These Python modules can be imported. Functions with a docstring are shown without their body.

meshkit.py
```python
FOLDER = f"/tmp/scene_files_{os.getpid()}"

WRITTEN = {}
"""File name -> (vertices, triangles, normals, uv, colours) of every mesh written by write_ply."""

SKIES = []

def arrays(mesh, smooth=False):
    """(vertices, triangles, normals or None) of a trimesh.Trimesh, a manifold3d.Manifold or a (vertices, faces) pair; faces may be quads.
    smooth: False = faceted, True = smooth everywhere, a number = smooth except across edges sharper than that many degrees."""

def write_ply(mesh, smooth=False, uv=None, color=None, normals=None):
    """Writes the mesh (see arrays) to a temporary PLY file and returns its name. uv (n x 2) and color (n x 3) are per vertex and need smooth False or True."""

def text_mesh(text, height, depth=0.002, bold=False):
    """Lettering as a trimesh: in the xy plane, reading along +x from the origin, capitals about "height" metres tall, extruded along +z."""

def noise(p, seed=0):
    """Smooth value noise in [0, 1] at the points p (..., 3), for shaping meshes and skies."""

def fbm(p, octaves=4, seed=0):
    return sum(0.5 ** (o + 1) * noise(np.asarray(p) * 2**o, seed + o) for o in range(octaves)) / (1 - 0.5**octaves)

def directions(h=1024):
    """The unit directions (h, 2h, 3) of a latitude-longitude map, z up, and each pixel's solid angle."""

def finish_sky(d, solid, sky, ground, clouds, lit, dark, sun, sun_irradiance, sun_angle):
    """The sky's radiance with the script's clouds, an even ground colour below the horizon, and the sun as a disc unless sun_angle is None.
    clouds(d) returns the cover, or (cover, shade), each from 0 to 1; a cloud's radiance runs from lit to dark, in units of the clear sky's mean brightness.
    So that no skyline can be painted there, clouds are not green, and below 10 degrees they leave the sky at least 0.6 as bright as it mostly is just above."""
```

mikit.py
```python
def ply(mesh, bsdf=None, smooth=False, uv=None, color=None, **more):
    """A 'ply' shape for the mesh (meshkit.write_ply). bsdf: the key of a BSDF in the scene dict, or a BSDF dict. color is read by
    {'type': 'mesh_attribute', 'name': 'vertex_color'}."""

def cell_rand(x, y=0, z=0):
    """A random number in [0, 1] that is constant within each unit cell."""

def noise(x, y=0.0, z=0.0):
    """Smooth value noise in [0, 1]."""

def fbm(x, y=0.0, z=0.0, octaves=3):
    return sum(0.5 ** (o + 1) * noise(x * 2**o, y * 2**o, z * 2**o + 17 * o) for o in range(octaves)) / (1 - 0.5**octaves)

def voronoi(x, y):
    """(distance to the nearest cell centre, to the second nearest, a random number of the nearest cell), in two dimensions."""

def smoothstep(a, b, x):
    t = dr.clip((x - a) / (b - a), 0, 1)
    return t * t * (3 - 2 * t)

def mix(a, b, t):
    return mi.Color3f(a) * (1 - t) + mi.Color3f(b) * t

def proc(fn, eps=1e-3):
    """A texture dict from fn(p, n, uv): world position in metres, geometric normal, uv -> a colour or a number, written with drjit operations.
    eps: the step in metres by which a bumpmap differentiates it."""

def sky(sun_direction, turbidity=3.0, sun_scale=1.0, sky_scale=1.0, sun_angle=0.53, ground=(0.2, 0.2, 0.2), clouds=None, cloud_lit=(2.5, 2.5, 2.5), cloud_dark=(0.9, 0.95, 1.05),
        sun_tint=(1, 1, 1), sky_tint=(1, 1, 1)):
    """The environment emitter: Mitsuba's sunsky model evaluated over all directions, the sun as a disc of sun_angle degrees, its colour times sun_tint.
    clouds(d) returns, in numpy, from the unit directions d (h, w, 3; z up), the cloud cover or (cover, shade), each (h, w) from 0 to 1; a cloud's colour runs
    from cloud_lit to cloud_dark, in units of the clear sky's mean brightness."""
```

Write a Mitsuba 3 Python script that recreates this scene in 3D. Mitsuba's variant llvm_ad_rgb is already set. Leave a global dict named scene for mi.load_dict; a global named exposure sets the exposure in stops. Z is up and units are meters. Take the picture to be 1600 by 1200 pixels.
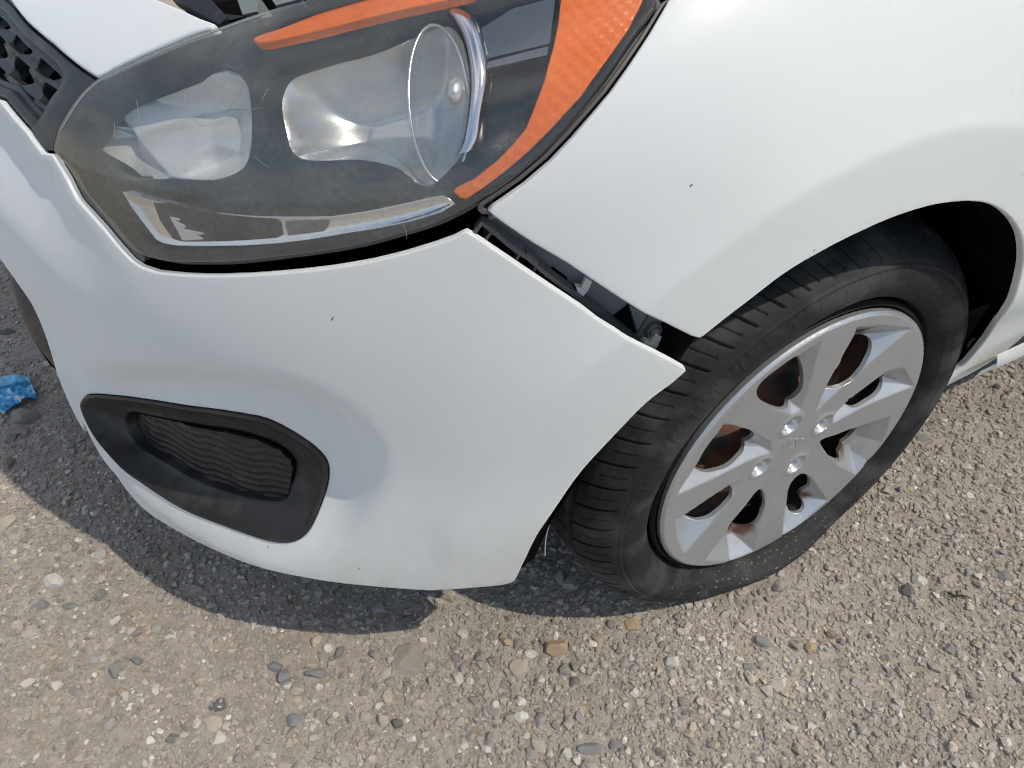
import math, random
import numpy as np, trimesh, shapely
import mitsuba as mi, mikit
import drjit as dr
from mikit import proc, noise, fbm, voronoi, cell_rand, smoothstep, mix
from shapely.geometry import Polygon, LineString, Point
from shapely.ops import unary_union
from scipy.interpolate import CubicSpline
from scipy.spatial import Delaunay, cKDTree
import meshkit

random.seed(7)
rng = np.random.default_rng(7)
T = mi.ScalarTransform4f
scene, labels = {'type': 'scene'}, {}

# ------------------------------------------------------------------ camera, sun and sky, exposure
EYE = np.array([0.56661, 1.22616, 0.95768]); FWD = np.array([-0.31452, -0.64268, -0.6986]); UP = np.array([-0.33107, -0.61548, 0.71525])
scene['camera'] = {'type': 'perspective', 'fov': 67.903, 'fov_axis': 'x', 'near_clip': 0.02, 'far_clip': 2000.0,
                   'to_world': T().look_at(EYE.tolist(), (EYE + FWD).tolist(), UP.tolist())}
SUN = np.array([-0.357, 0.438, 0.825])


def clouds(d):
    n = meshkit.fbm(np.stack([d[..., 0] * 3, d[..., 1] * 3, d[..., 2] * 5], -1) + 11, 4, 3)
    return np.clip((n - 0.43) * 4, 0, 1) * 0.85


scene['sky'] = mikit.sky(SUN.tolist(), turbidity=3.0, sun_scale=0.72, sky_scale=1.5, sky_tint=(1.10, 1.0, 0.90), sun_tint=(0.97, 1.05, 1.15), clouds=clouds, ground=(0.27, 0.25, 0.22))
exposure = 1.3

D = {
    'FEND_BOT': [[1.3856,0.1828],[1.4228,0.1732],[1.4736,0.1781],[1.5114,0.192]],
    'BUMP_BOT': [[0.7728,0.2074],[0.7399,0.2103],[0.7001,0.21],[0.6448,0.2095],[0.5787,0.2071],[0.5138,0.201],[0.4597,0.1991],[0.3829,0.1874],[0.2969,0.1611],[0.2607,0.2087],[0.2295,0.2383]],
    'HBC': [[0.3997,0.6751,0.034],[0.4063,0.6938,0.034],[0.4113,0.7087,0.034],[0.4176,0.7224,0.035],[0.458,0.7425,0.031],[0.4882,0.7513,0.031],[0.5076,0.7488,0.032],[0.529,0.7375,0.033],[0.555,0.7026,0.034],[0.5557,0.6859,0.033],[0.5321,0.6704,0.034],[0.4946,0.6624,0.036],[0.4493,0.6527,0.038],[0.4249,0.663,0.035],[0.4377,0.6916,0.04],[0.409,0.7109,0.056],[0.4055,0.7023,0.066],[0.4751,0.7312,0.06],[0.5011,0.7388,0.054],[0.4255,0.6916,0.053],[0.4919,0.7208,0.051],[0.518,0.727,0.05],[0.4367,0.6777,0.05],[0.5055,0.7045,0.049],[0.5301,0.7146,0.047],[0.4334,0.6461,0.06],[0.5124,0.6835,0.058],[0.5361,0.6983,0.05]],
    'RING_O': [[0.3439,0.7018,0.7781],[0.3414,0.7211,0.7713],[0.3431,0.7341,0.7641],[0.3457,0.7447,0.7565],[0.3472,0.7503,0.7518],[0.3523,0.7599,0.7409],[0.357,0.7648,0.7327],[0.3629,0.7708,0.7205],[0.3664,0.7741,0.712],[0.3707,0.7751,0.7055]],
    'RING_I': [[0.3543,0.7019,0.7718],[0.3531,0.7139,0.7674],[0.3534,0.7265,0.7611],[0.355,0.7354,0.7552],[0.3581,0.7452,0.7469],[0.3611,0.7517,0.7398],[0.3658,0.7585,0.7299],[0.3724,0.7654,0.7158],[0.3776,0.7679,0.7064],[0.3815,0.7681,0.7012]],
    'ELL': [[0.3628,0.7538,0.7283],[0.3645,0.7575,0.7228],[0.3664,0.7606,0.7171],[0.3685,0.7632,0.7114],[0.3706,0.7651,0.7058],[0.3729,0.7665,0.7005],[0.3752,0.7673,0.6955],[0.3776,0.7677,0.691],[0.3802,0.7676,0.6871],[0.3827,0.7671,0.684],[0.3853,0.7663,0.6816],[0.3879,0.7652,0.6802],[0.3903,0.7638,0.6796],[0.3927,0.7622,0.68],[0.3949,0.7604,0.6813],[0.3969,0.7583,0.6835],[0.3986,0.756,0.6865],[0.4,0.7535,0.6902],[0.401,0.7508,0.6945],[0.4016,0.7477,0.6993],[0.4018,0.7444,0.7044],[0.4015,0.7409,0.7098],[0.4007,0.737,0.7153],[0.3995,0.7329,0.7208],[0.3978,0.7285,0.7262],[0.3957,0.724,0.7315],[0.3932,0.7195,0.7365],[0.3904,0.715,0.7413],[0.3873,0.7107,0.7457],[0.384,0.7067,0.7497],[0.3806,0.7032,0.7533],[0.3771,0.7003,0.7565],[0.3737,0.6981,0.7591],[0.3705,0.6968,0.7613],[0.3674,0.6964,0.7629],[0.3647,0.6969,0.7639],[0.3623,0.6985,0.7644],[0.3603,0.7009,0.7643],[0.3587,0.7042,0.7637],[0.3576,0.7083,0.7625],[0.3568,0.7129,0.7606],[0.3565,0.718,0.7583],[0.3565,0.7234,0.7554],[0.3569,0.729,0.7519],[0.3576,0.7345,0.748],[0.3586,0.7399,0.7436],[0.3598,0.7449,0.7388],[0.3612,0.7496,0.7337]],
    'CAP': [[0.3659,0.7547,0.7392],[0.3663,0.7554,0.7383],[0.3669,0.7561,0.7373],[0.3674,0.7566,0.7364],[0.3681,0.7571,0.7355],[0.3688,0.7574,0.7347],[0.3695,0.7576,0.7339],[0.3703,0.7578,0.7332],[0.3711,0.7578,0.7326],[0.3719,0.7577,0.7322],[0.3726,0.7574,0.7318],[0.3734,0.7571,0.7316],[0.3741,0.7567,0.7315],[0.3747,0.7562,0.7315],[0.3753,0.7556,0.7317],[0.3758,0.7549,0.732],[0.3762,0.7542,0.7324],[0.3766,0.7534,0.7329],[0.3768,0.7526,0.7335],[0.3769,0.7517,0.7343],[0.377,0.7508,0.735],[0.3769,0.75,0.7359],[0.3767,0.7491,0.7368],[0.3764,0.7482,0.7377],[0.3761,0.7474,0.7387],[0.3756,0.7467,0.7396],[0.375,0.746,0.7406],[0.3744,0.7454,0.7415],[0.3737,0.7448,0.7423],[0.373,0.7444,0.7431],[0.3722,0.7441,0.7439],[0.3714,0.7439,0.7445],[0.3706,0.7439,0.745],[0.3698,0.7439,0.7455],[0.369,0.7441,0.7458],[0.3683,0.7444,0.746],[0.3676,0.7449,0.7461],[0.367,0.7454,0.7461],[0.3664,0.746,0.746],[0.3659,0.7468,0.7457],[0.3655,0.7476,0.7453],[0.3652,0.7485,0.7449],[0.365,0.7494,0.7443],[0.3649,0.7503,0.7436],[0.3649,0.7512,0.7428],[0.365,0.7522,0.742],[0.3652,0.7531,0.7411],[0.3655,0.7539,0.7402]],
    'FACETS': [[[0.346,0.751,0.7531],[0.3077,0.767,0.7617],[0.3105,0.7704,0.7574],[0.3475,0.7539,0.7501]],[[0.3406,0.7312,0.7679],[0.3176,0.733,0.7774],[0.2901,0.7446,0.7835],[0.3063,0.7663,0.7629],[0.3443,0.7498,0.7549]]],
    'IN': {'end_wall': [[0.3862,0.8011,0.6592],[0.3805,0.803,0.6667],[0.3789,0.8041,0.6652],[0.3847,0.8023,0.6569]],'rail': [[0.3797,0.8012,0.6658],[0.3744,0.8047,0.6617],[0.3665,0.8097,0.653],[0.3572,0.815,0.6431],[0.3508,0.8184,0.6372],[0.3486,0.8195,0.6342],[0.342,0.8228,0.6261],[0.3327,0.827,0.616],[0.323,0.831,0.6058],[0.3129,0.8348,0.595],[0.305,0.8375,0.5865],[0.2954,0.8405,0.5774],[0.2853,0.8434,0.566],[0.2762,0.8457,0.5553],[0.2667,0.8479,0.545],[0.2681,0.8476,0.542],[0.2787,0.8451,0.5522],[0.2877,0.8427,0.5625],[0.2978,0.8398,0.5741],[0.3074,0.8368,0.5841],[0.3153,0.834,0.5929],[0.3254,0.8302,0.6037],[0.3351,0.8262,0.614],[0.3443,0.822,0.6242],[0.352,0.8181,0.6337],[0.3596,0.8142,0.6405],[0.3678,0.8095,0.6495],[0.3757,0.8045,0.6585],[0.3805,0.8012,0.6633]],'rib0': [[0.3738,0.8045,0.6572],[0.3725,0.8053,0.6559],[0.378,0.8034,0.6492],[0.3794,0.8025,0.6505]],'rib1': [[0.3572,0.8144,0.6379],[0.356,0.815,0.6369],[0.3587,0.8143,0.6314],[0.36,0.8136,0.6325]],'rib2': [[0.3467,0.8198,0.6263],[0.3452,0.8205,0.6254],[0.3476,0.8198,0.6205],[0.349,0.8191,0.6216]],'rib3': [[0.3288,0.8277,0.6076],[0.3274,0.8283,0.6065],[0.3298,0.8276,0.6028],[0.3312,0.827,0.6042]],'plate': [[0.3523,0.8186,0.64],[0.3441,0.8227,0.6317],[0.3459,0.8222,0.6279],[0.353,0.8186,0.6361]],'panel': [[0.368,0.7875,0.6621],[0.3585,0.7937,0.652],[0.34,0.8035,0.6361],[0.3164,0.8138,0.6167],[0.2971,0.8208,0.5994],[0.2761,0.8271,0.5802],[0.2483,0.8336,0.5551],[0.2457,0.8341,0.5517],[0.2533,0.8323,0.5332],[0.2595,0.8309,0.5289],[0.2797,0.8262,0.554],[0.3028,0.8194,0.5782],[0.3237,0.8118,0.6014],[0.3427,0.8032,0.6237],[0.3539,0.7975,0.6353],[0.3675,0.7895,0.6496]],'slot': [[0.3296,0.8112,0.6123],[0.3262,0.8124,0.6145],[0.3158,0.8166,0.6033],[0.3185,0.8158,0.5989]],'slot2': [[0.2817,0.8278,0.5559],[0.2659,0.8318,0.5685],[0.2617,0.8327,0.5534],[0.2564,0.8337,0.5351],[0.2609,0.8326,0.5309]],'flap': [[0.2666,0.8337,0.5704],[0.2491,0.8375,0.5562],[0.2557,0.8359,0.5365],[0.2605,0.835,0.551]],'tab': [[0.3065,0.828,0.6077],[0.3016,0.8297,0.6039],[0.3053,0.8288,0.5938],[0.3098,0.8273,0.5985]],'tabfoot': [[0.3147,0.8276,0.6021],[0.3109,0.829,0.6003],[0.3067,0.8304,0.5962],[0.3089,0.8298,0.5926],[0.3129,0.8284,0.5959]],'bracket': [[0.2493,0.8395,0.5579],[0.2309,0.8429,0.5422],[0.2363,0.8417,0.5276],[0.2376,0.8412,0.5123],[0.2531,0.8384,0.5263],[0.2599,0.837,0.5338]],'clip': [[0.2467,0.8481,0.5433],[0.2411,0.8491,0.5375],[0.2436,0.8485,0.5264],[0.2481,0.8476,0.5253],[0.2525,0.8468,0.5307]],'clipfoot': [[0.2566,0.847,0.5379],[0.2531,0.8478,0.5364],[0.2453,0.8492,0.5277],[0.2455,0.8491,0.5239],[0.258,0.8467,0.5344]],'grommet': [[0.245,0.8423,0.5419],[0.2395,0.8433,0.5405],[0.2441,0.8424,0.5352]]},
    'EB': {'trim': [[0.5179,0.5273,0.7632],[0.4936,0.5989,0.7583],[0.4887,0.5988,0.7608],[0.4875,0.5936,0.7628],[0.4914,0.5694,0.7666],[0.493,0.5598,0.768]],'gusset': [[0.4867,0.5869,0.7607],[0.488,0.5945,0.7581],[0.4743,0.6041,0.7622]],'strut': [[0.4695,0.5494,0.7577],[0.4713,0.5696,0.7527],[0.461,0.5776,0.7556],[0.4543,0.5625,0.7616],[0.4685,0.5444,0.759]],'pipe': [[0.4501,0.5898,0.7655],[0.4492,0.5982,0.764],[0.4323,0.6089,0.7688],[0.4314,0.5988,0.7713],[0.4462,0.583,0.7686]]},
    'WIRE': [[0.3087,0.8,0.2853],[0.3155,0.8,0.2638],[0.3207,0.8,0.2355],[0.3214,0.8,0.1999]],
    'BOLT': [[-0.3001,0.832,0.3763],[-0.3384,0.814,0.2632]],
    'SURF': [[0.8034,0.8067,0.7963,0.8033,0.8045,0.7725,0.7008,0.5061],[0.8323,0.8503,0.8615,0.868,0.8696,0.8677,0.8578,0.812],[0.0928,0.0926,0.1003,0.1106,0.1222,0.1283,0.1316,0.1334],[2.6746,2.4623,2.2167,2.1145,2.1153,2.1381,2.1702,2.2015]],
    'LENS': [[0.4035,0.6648],[0.4034,0.6742],[0.4042,0.6838],[0.4082,0.6957],[0.4129,0.7087],[0.4209,0.7197],[0.4329,0.7278],[0.4444,0.735],[0.4589,0.7437],[0.4729,0.7516],[0.4844,0.7564],[0.4988,0.7627],[0.5205,0.7714],[0.5403,0.7773],[0.559,0.7833],[0.5911,0.7918],[0.6362,0.8001],[0.6885,0.8059],[0.7496,0.8078],[0.8059,0.8037],[0.8386,0.7953],[0.8461,0.7907],[0.8361,0.7766],[0.8272,0.7639],[0.8183,0.7508],[0.8088,0.7385],[0.7981,0.7252],[0.7874,0.7125],[0.7731,0.699],[0.7604,0.6888],[0.7538,0.6845],[0.74,0.6756],[0.7229,0.6661],[0.7039,0.6587],[0.6888,0.653],[0.6713,0.6466],[0.6441,0.6386],[0.6254,0.6334],[0.5963,0.6247],[0.5759,0.6185],[0.5437,0.6103],[0.5209,0.6053],[0.5033,0.6041],[0.4879,0.6075],[0.4798,0.613],[0.4667,0.6247],[0.4487,0.6376],[0.4302,0.6509],[0.4153,0.6593]],
    'BUMP_TOP': [[0.3237,0.6801],[0.3678,0.6696],[0.3924,0.6594],[0.4048,0.6622],[0.4223,0.6485],[0.4346,0.6342],[0.4482,0.6265],[0.461,0.6184],[0.4786,0.6034],[0.487,0.5967],[0.4957,0.5935],[0.5101,0.5932],[0.5381,0.5984],[0.5646,0.6046],[0.5958,0.6125],[0.6157,0.6178],[0.6536,0.6276],[0.6808,0.6356],[0.7028,0.6432],[0.7243,0.6516],[0.7369,0.6572],[0.7447,0.6621]],
    'BUMP_SEAM': [[0.7555,0.6547],[0.7742,0.6405],[0.795,0.6238],[0.817,0.6057],[0.829,0.5956],[0.8408,0.5838],[0.8526,0.5743],[0.8682,0.56],[0.8827,0.5465],[0.8948,0.5342],[0.9066,0.5211],[0.9078,0.5176]],
    'BUMP_ARCH': [[0.8967,0.506],[0.882,0.4934],[0.8652,0.4719],[0.8472,0.4431],[0.8266,0.4042],[0.8104,0.3528],[0.8015,0.3075],[0.8019,0.2686],[0.8058,0.2237],[0.8065,0.2102],[0.804,0.203],[0.7973,0.202]],
    'UP_GR': [[0.2545,0.7332],[0.2991,0.7296],[0.3496,0.7267],[0.3854,0.723],[0.4215,0.7198]],
    'UP_LENS': [[0.4321,0.7284],[0.4435,0.7356],[0.458,0.7443],[0.472,0.7521],[0.4851,0.7578],[0.4901,0.7604]],
    'UP_BACK': [[0.4695,0.7609],[0.4429,0.7622],[0.418,0.7627]],
    'GR_LENS': [[0.4129,0.7087],[0.4082,0.6957],[0.4042,0.6838],[0.4034,0.6742],[0.4021,0.6639]],
    'GR_OPEN': [[0.2179,0.7268],[0.2517,0.7268],[0.301,0.7233],[0.3402,0.7201],[0.3678,0.7172],[0.38,0.7134],[0.3822,0.7066],[0.3774,0.694],[0.3759,0.6855],[0.3712,0.6769],[0.363,0.6749],[0.3429,0.6767],[0.32,0.6802],[0.292,0.6864]],
    'FOG': [[0.2498,0.283],[0.2623,0.297],[0.2821,0.3124],[0.312,0.3284],[0.3396,0.3402],[0.3893,0.3577],[0.4405,0.3763],[0.4867,0.3931],[0.5259,0.4028],[0.5433,0.4041],[0.5584,0.3988],[0.5726,0.39],[0.5863,0.3771],[0.5938,0.3622],[0.5943,0.3491],[0.591,0.3265],[0.5855,0.3008],[0.5803,0.2771],[0.5745,0.2632],[0.563,0.2543],[0.5449,0.2494],[0.5159,0.2481],[0.4741,0.2468],[0.4288,0.2428],[0.3939,0.2418],[0.3513,0.2412],[0.3164,0.2401],[0.2919,0.2436],[0.2657,0.2481],[0.248,0.2603],[0.2434,0.2719]],
    'FOGIN': [[0.3027,0.2892],[0.3362,0.3046],[0.3727,0.3142],[0.4221,0.3274],[0.4708,0.3409],[0.5024,0.3444],[0.528,0.3408],[0.5401,0.3306],[0.5385,0.3036],[0.5371,0.2864],[0.5237,0.279],[0.4935,0.2721],[0.4492,0.2653],[0.4003,0.2601],[0.3606,0.2574],[0.327,0.2521],[0.3004,0.2513],[0.2895,0.2605],[0.2939,0.2777]],
    'FEND_SEAM': [[0.7564,0.6765],[0.7694,0.667],[0.7903,0.6519],[0.8152,0.6348],[0.8337,0.62],[0.852,0.6048],[0.874,0.587],[0.8879,0.5756],[0.9088,0.5563],[0.9157,0.5513],[0.9186,0.553]],
    'FEND_ARCH': [[0.9368,0.5681],[0.9516,0.5784],[0.969,0.5908],[0.9902,0.6007],[1.015,0.6066],[1.0412,0.6103],[1.0683,0.6128],[1.0969,0.6132],[1.1275,0.6109],[1.1612,0.6044],[1.1892,0.5961],[1.2227,0.5798],[1.2506,0.5604],[1.2768,0.5362],[1.2953,0.5116],[1.3102,0.4834],[1.3224,0.4489],[1.3447,0.4028],[1.3948,0.3363],[1.422,0.2799],[1.4192,0.2481],[1.4119,0.2229],[1.3984,0.2123],[1.3925,0.2]],
    'FEND_LENS': [[0.857,0.7904],[0.8557,0.7893],[0.8453,0.7743],[0.8354,0.7602],[0.8258,0.7466],[0.8158,0.7345],[0.8052,0.7213],[0.7939,0.708],[0.779,0.6939],[0.7657,0.6835]],
    'CREASE': [[0.2035,0.285],[0.2967,0.356],[0.3949,0.4254],[0.4715,0.4675],[0.5317,0.4892],[0.5749,0.4984],[0.6069,0.4965],[0.6305,0.4857],[0.6464,0.4641],[0.6551,0.4339],[0.6562,0.4008],[0.6511,0.3611],[0.6429,0.3262],[0.6325,0.2914],[0.6187,0.2624],[0.6001,0.2342]],
    'AMB': [[0.8338,0.8041],[0.8316,0.7926],[0.8262,0.7782],[0.8185,0.7671],[0.811,0.7562],[0.8038,0.7444],[0.7955,0.735],[0.789,0.727],[0.7778,0.7145],[0.7652,0.7024],[0.752,0.6913],[0.7411,0.6828],[0.7364,0.6837],[0.7306,0.6882],[0.7329,0.69],[0.7433,0.6958],[0.756,0.7076],[0.7646,0.7183],[0.7707,0.7282],[0.7718,0.7409],[0.7718,0.7539],[0.7676,0.7715],[0.7625,0.7821],[0.7538,0.7927],[0.741,0.8036]],
    'STRIP': [[0.5162,0.761],[0.5202,0.7599],[0.5275,0.7597],[0.5415,0.7632],[0.5665,0.7702],[0.5906,0.7771],[0.6156,0.7834],[0.6423,0.7888],[0.6695,0.7941],[0.6592,0.7998],[0.6255,0.7974],[0.589,0.7905],[0.5691,0.7843],[0.5592,0.7805],[0.5461,0.7744],[0.5328,0.7681],[0.5213,0.7639]],
    'DRL': [[0.4726,0.6528],[0.4983,0.6523],[0.5276,0.6531],[0.5604,0.655],[0.5912,0.6581],[0.6205,0.662],[0.6487,0.6658],[0.6712,0.6712],[0.6931,0.6773],[0.7103,0.6822],[0.7241,0.6853],[0.729,0.6835],[0.7346,0.6795],[0.7254,0.6728],[0.704,0.665],[0.6819,0.6588],[0.6593,0.6529],[0.6314,0.6446],[0.6073,0.638],[0.5821,0.6319],[0.5502,0.6246],[0.5248,0.6189],[0.5132,0.618],[0.5073,0.6193],[0.4957,0.6301],[0.4833,0.6419]],
    'PANES': [[[0.5042,0.6513],[0.5181,0.6532],[0.5395,0.6545],[0.5637,0.6549],[0.5894,0.6571],[0.6067,0.6588],[0.6104,0.6559],[0.6129,0.6461],[0.6086,0.6433],[0.5827,0.6367],[0.5511,0.6291],[0.5316,0.6244],[0.523,0.6244],[0.5117,0.6368]],[[0.6137,0.6574],[0.6307,0.6607],[0.6475,0.6631],[0.6466,0.6581],[0.6433,0.6532],[0.6292,0.6494],[0.6169,0.6461]],[[0.5197,0.6437],[0.5334,0.6437],[0.5267,0.6411],[0.5357,0.639],[0.5335,0.6363],[0.5467,0.6367],[0.5554,0.637],[0.5446,0.6335],[0.5522,0.6315],[0.5316,0.6255],[0.5267,0.6341]]],
    'HB': [[0.4046,0.6768],[0.4108,0.6951],[0.4156,0.7096],[0.4241,0.7233],[0.4395,0.7329],[0.459,0.7425],[0.4771,0.7492],[0.4895,0.751],[0.5082,0.749],[0.5265,0.7409],[0.5457,0.7226],[0.5563,0.7033],[0.5571,0.6878],[0.5478,0.6788],[0.5337,0.6724],[0.4995,0.6656],[0.4583,0.6575],[0.4307,0.6654]],
    'LB': [[0.5551,0.7444],[0.5522,0.7517],[0.5618,0.7581],[0.5776,0.7641],[0.5984,0.7705],[0.6167,0.7783],[0.6298,0.7853],[0.6422,0.7891],[0.6584,0.7862],[0.6785,0.7783],[0.695,0.7683],[0.71,0.7546],[0.7216,0.7352],[0.725,0.7225],[0.7248,0.7065],[0.7179,0.6935],[0.7092,0.6853],[0.6999,0.6872],[0.6887,0.6958],[0.6704,0.7028],[0.6491,0.7054],[0.6192,0.7024],[0.5972,0.7039],[0.581,0.7183],[0.5668,0.7318]],
    'HOL': [[[0.093,0.16],[0.0498,0.0925],[0.0207,0.0804],[0.0136,0.0961],[0.0149,0.1154],[0.0202,0.133],[0.0276,0.1502],[0.0543,0.1751],[0.071,0.1703]],[[-0.07,0.1346],[-0.0832,0.1302],[-0.0884,0.1282],[-0.0903,0.121],[-0.0875,0.1118],[-0.0815,0.1018],[-0.0741,0.0904],[-0.0673,0.0809],[-0.0565,0.0784],[-0.0477,0.0757],[-0.0372,0.0757],[-0.0483,0.0917],[-0.0602,0.109]],[[-0.0749,0.0462],[-0.1179,0.033],[-0.1485,0.0389],[-0.1466,0.0328],[-0.1397,0.0267],[-0.1289,0.0227],[-0.1151,0.0208],[-0.1057,0.019],[-0.0975,0.0186],[-0.0919,0.0203]],[[-0.0526,-0.0161],[-0.0761,-0.0179],[-0.1006,-0.0192],[-0.1486,-0.058],[-0.1416,-0.0697],[-0.1221,-0.0794],[-0.1132,-0.0804],[-0.1128,-0.0849],[-0.0932,-0.0728],[-0.0766,-0.0563],[-0.0657,-0.0402]],[[-0.026,-0.1026],[-0.0202,-0.0813],[-0.0322,-0.0695],[-0.0431,-0.0742],[-0.0558,-0.0895],[-0.0648,-0.1079],[-0.0684,-0.1213],[-0.0678,-0.1392],[-0.0711,-0.1529],[-0.0732,-0.1612],[-0.0713,-0.167],[-0.0643,-0.1713],[-0.0565,-0.171],[-0.0517,-0.1676],[-0.0515,-0.1619]],[[0.0786,-0.1057],[0.0554,-0.0769],[0.0375,-0.0573],[0.0249,-0.075],[0.0191,-0.092],[0.0176,-0.1156],[0.022,-0.1387],[0.0283,-0.1467]],[[0.1601,-0.0211],[0.1065,-0.0441],[0.0848,-0.0272],[0.0823,-0.0356],[0.0889,-0.049],[0.1004,-0.0587],[0.1145,-0.0676],[0.1246,-0.0696],[0.1325,-0.068]],[[0.1563,0.0519],[0.1504,0.0925],[0.1293,0.1099],[0.1078,0.0963],[0.0749,0.064],[0.0712,0.0288],[0.0855,0.0237],[0.0987,0.0217],[0.1141,0.023],[0.1364,0.0302]]],
    'POC': [[[0.0929,0.1586],[0.0572,0.1723],[0.0205,0.1828],[0.0096,0.1217],[0.0055,0.0677],[0.022,0.0677],[0.0519,0.0923]],[[-0.0327,0.1667],[-0.0302,0.1799],[-0.0708,0.166],[-0.1308,0.1377],[-0.079,0.0962],[-0.0342,0.0607],[-0.0219,0.045],[-0.0225,0.0898]],[[-0.075,0.0446],[-0.1238,0.0719],[-0.1532,0.0664],[-0.1898,0.02],[-0.1108,0.0171],[-0.0623,0.0092],[-0.0567,0.0255]],[[-0.0523,-0.017],[-0.1144,-0.0214],[-0.1711,-0.0265],[-0.1765,-0.077],[-0.1635,-0.1111],[-0.144,-0.1273],[-0.1045,-0.0904],[-0.0638,-0.0406]],[[-0.0181,-0.0931],[-0.0214,-0.08],[-0.0355,-0.0681],[-0.0563,-0.0855],[-0.1037,-0.1577],[-0.069,-0.18],[-0.0296,-0.1947]],[[0.079,-0.1073],[0.0354,-0.0554],[0.019,-0.0813],[0.0149,-0.1153],[0.0177,-0.1524],[0.02,-0.1922],[0.0638,-0.1858],[0.1118,-0.1478]],[[0.1606,-0.0213],[0.0939,-0.0127],[0.0733,-0.0152],[0.0784,-0.0382],[0.1129,-0.0738],[0.1517,-0.1074],[0.1685,-0.0629],[0.1777,-0.0182]],[[0.1339,0.1179],[0.1101,0.1005],[0.0742,0.0655],[0.0404,0.0317],[0.0344,0.0102],[0.0758,0.0165],[0.1203,0.0184],[0.183,0.0278],[0.1636,0.0632]]],
    'LUG': [[0.0149,0.047],[-0.0444,0.0185],[0.0467,-0.0099],[-0.0182,-0.0411]],
    'EMB': [[[0.0187,0.0064],[0.0174,0.0193]],[[0.0079,0.0003],[0.0062,0.0155]],[[0.0014,-0.0009],[-0.0047,0.0027]],[[-0.0075,-0.0035],[-0.0037,0.0112]],[[0.0106,0.0201],[0.0035,0.0166]],[[0.0,0.0149],[-0.0072,0.0112]],[[-0.0109,0.0091],[-0.017,0.0057]]],
    'WHEEL': [[0.0,0.845,0.25217],[0.99986,0.01662,0.00038],[-0.01662,0.9996,0.02285],[-0.0,-0.02285,0.99974]],
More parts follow.
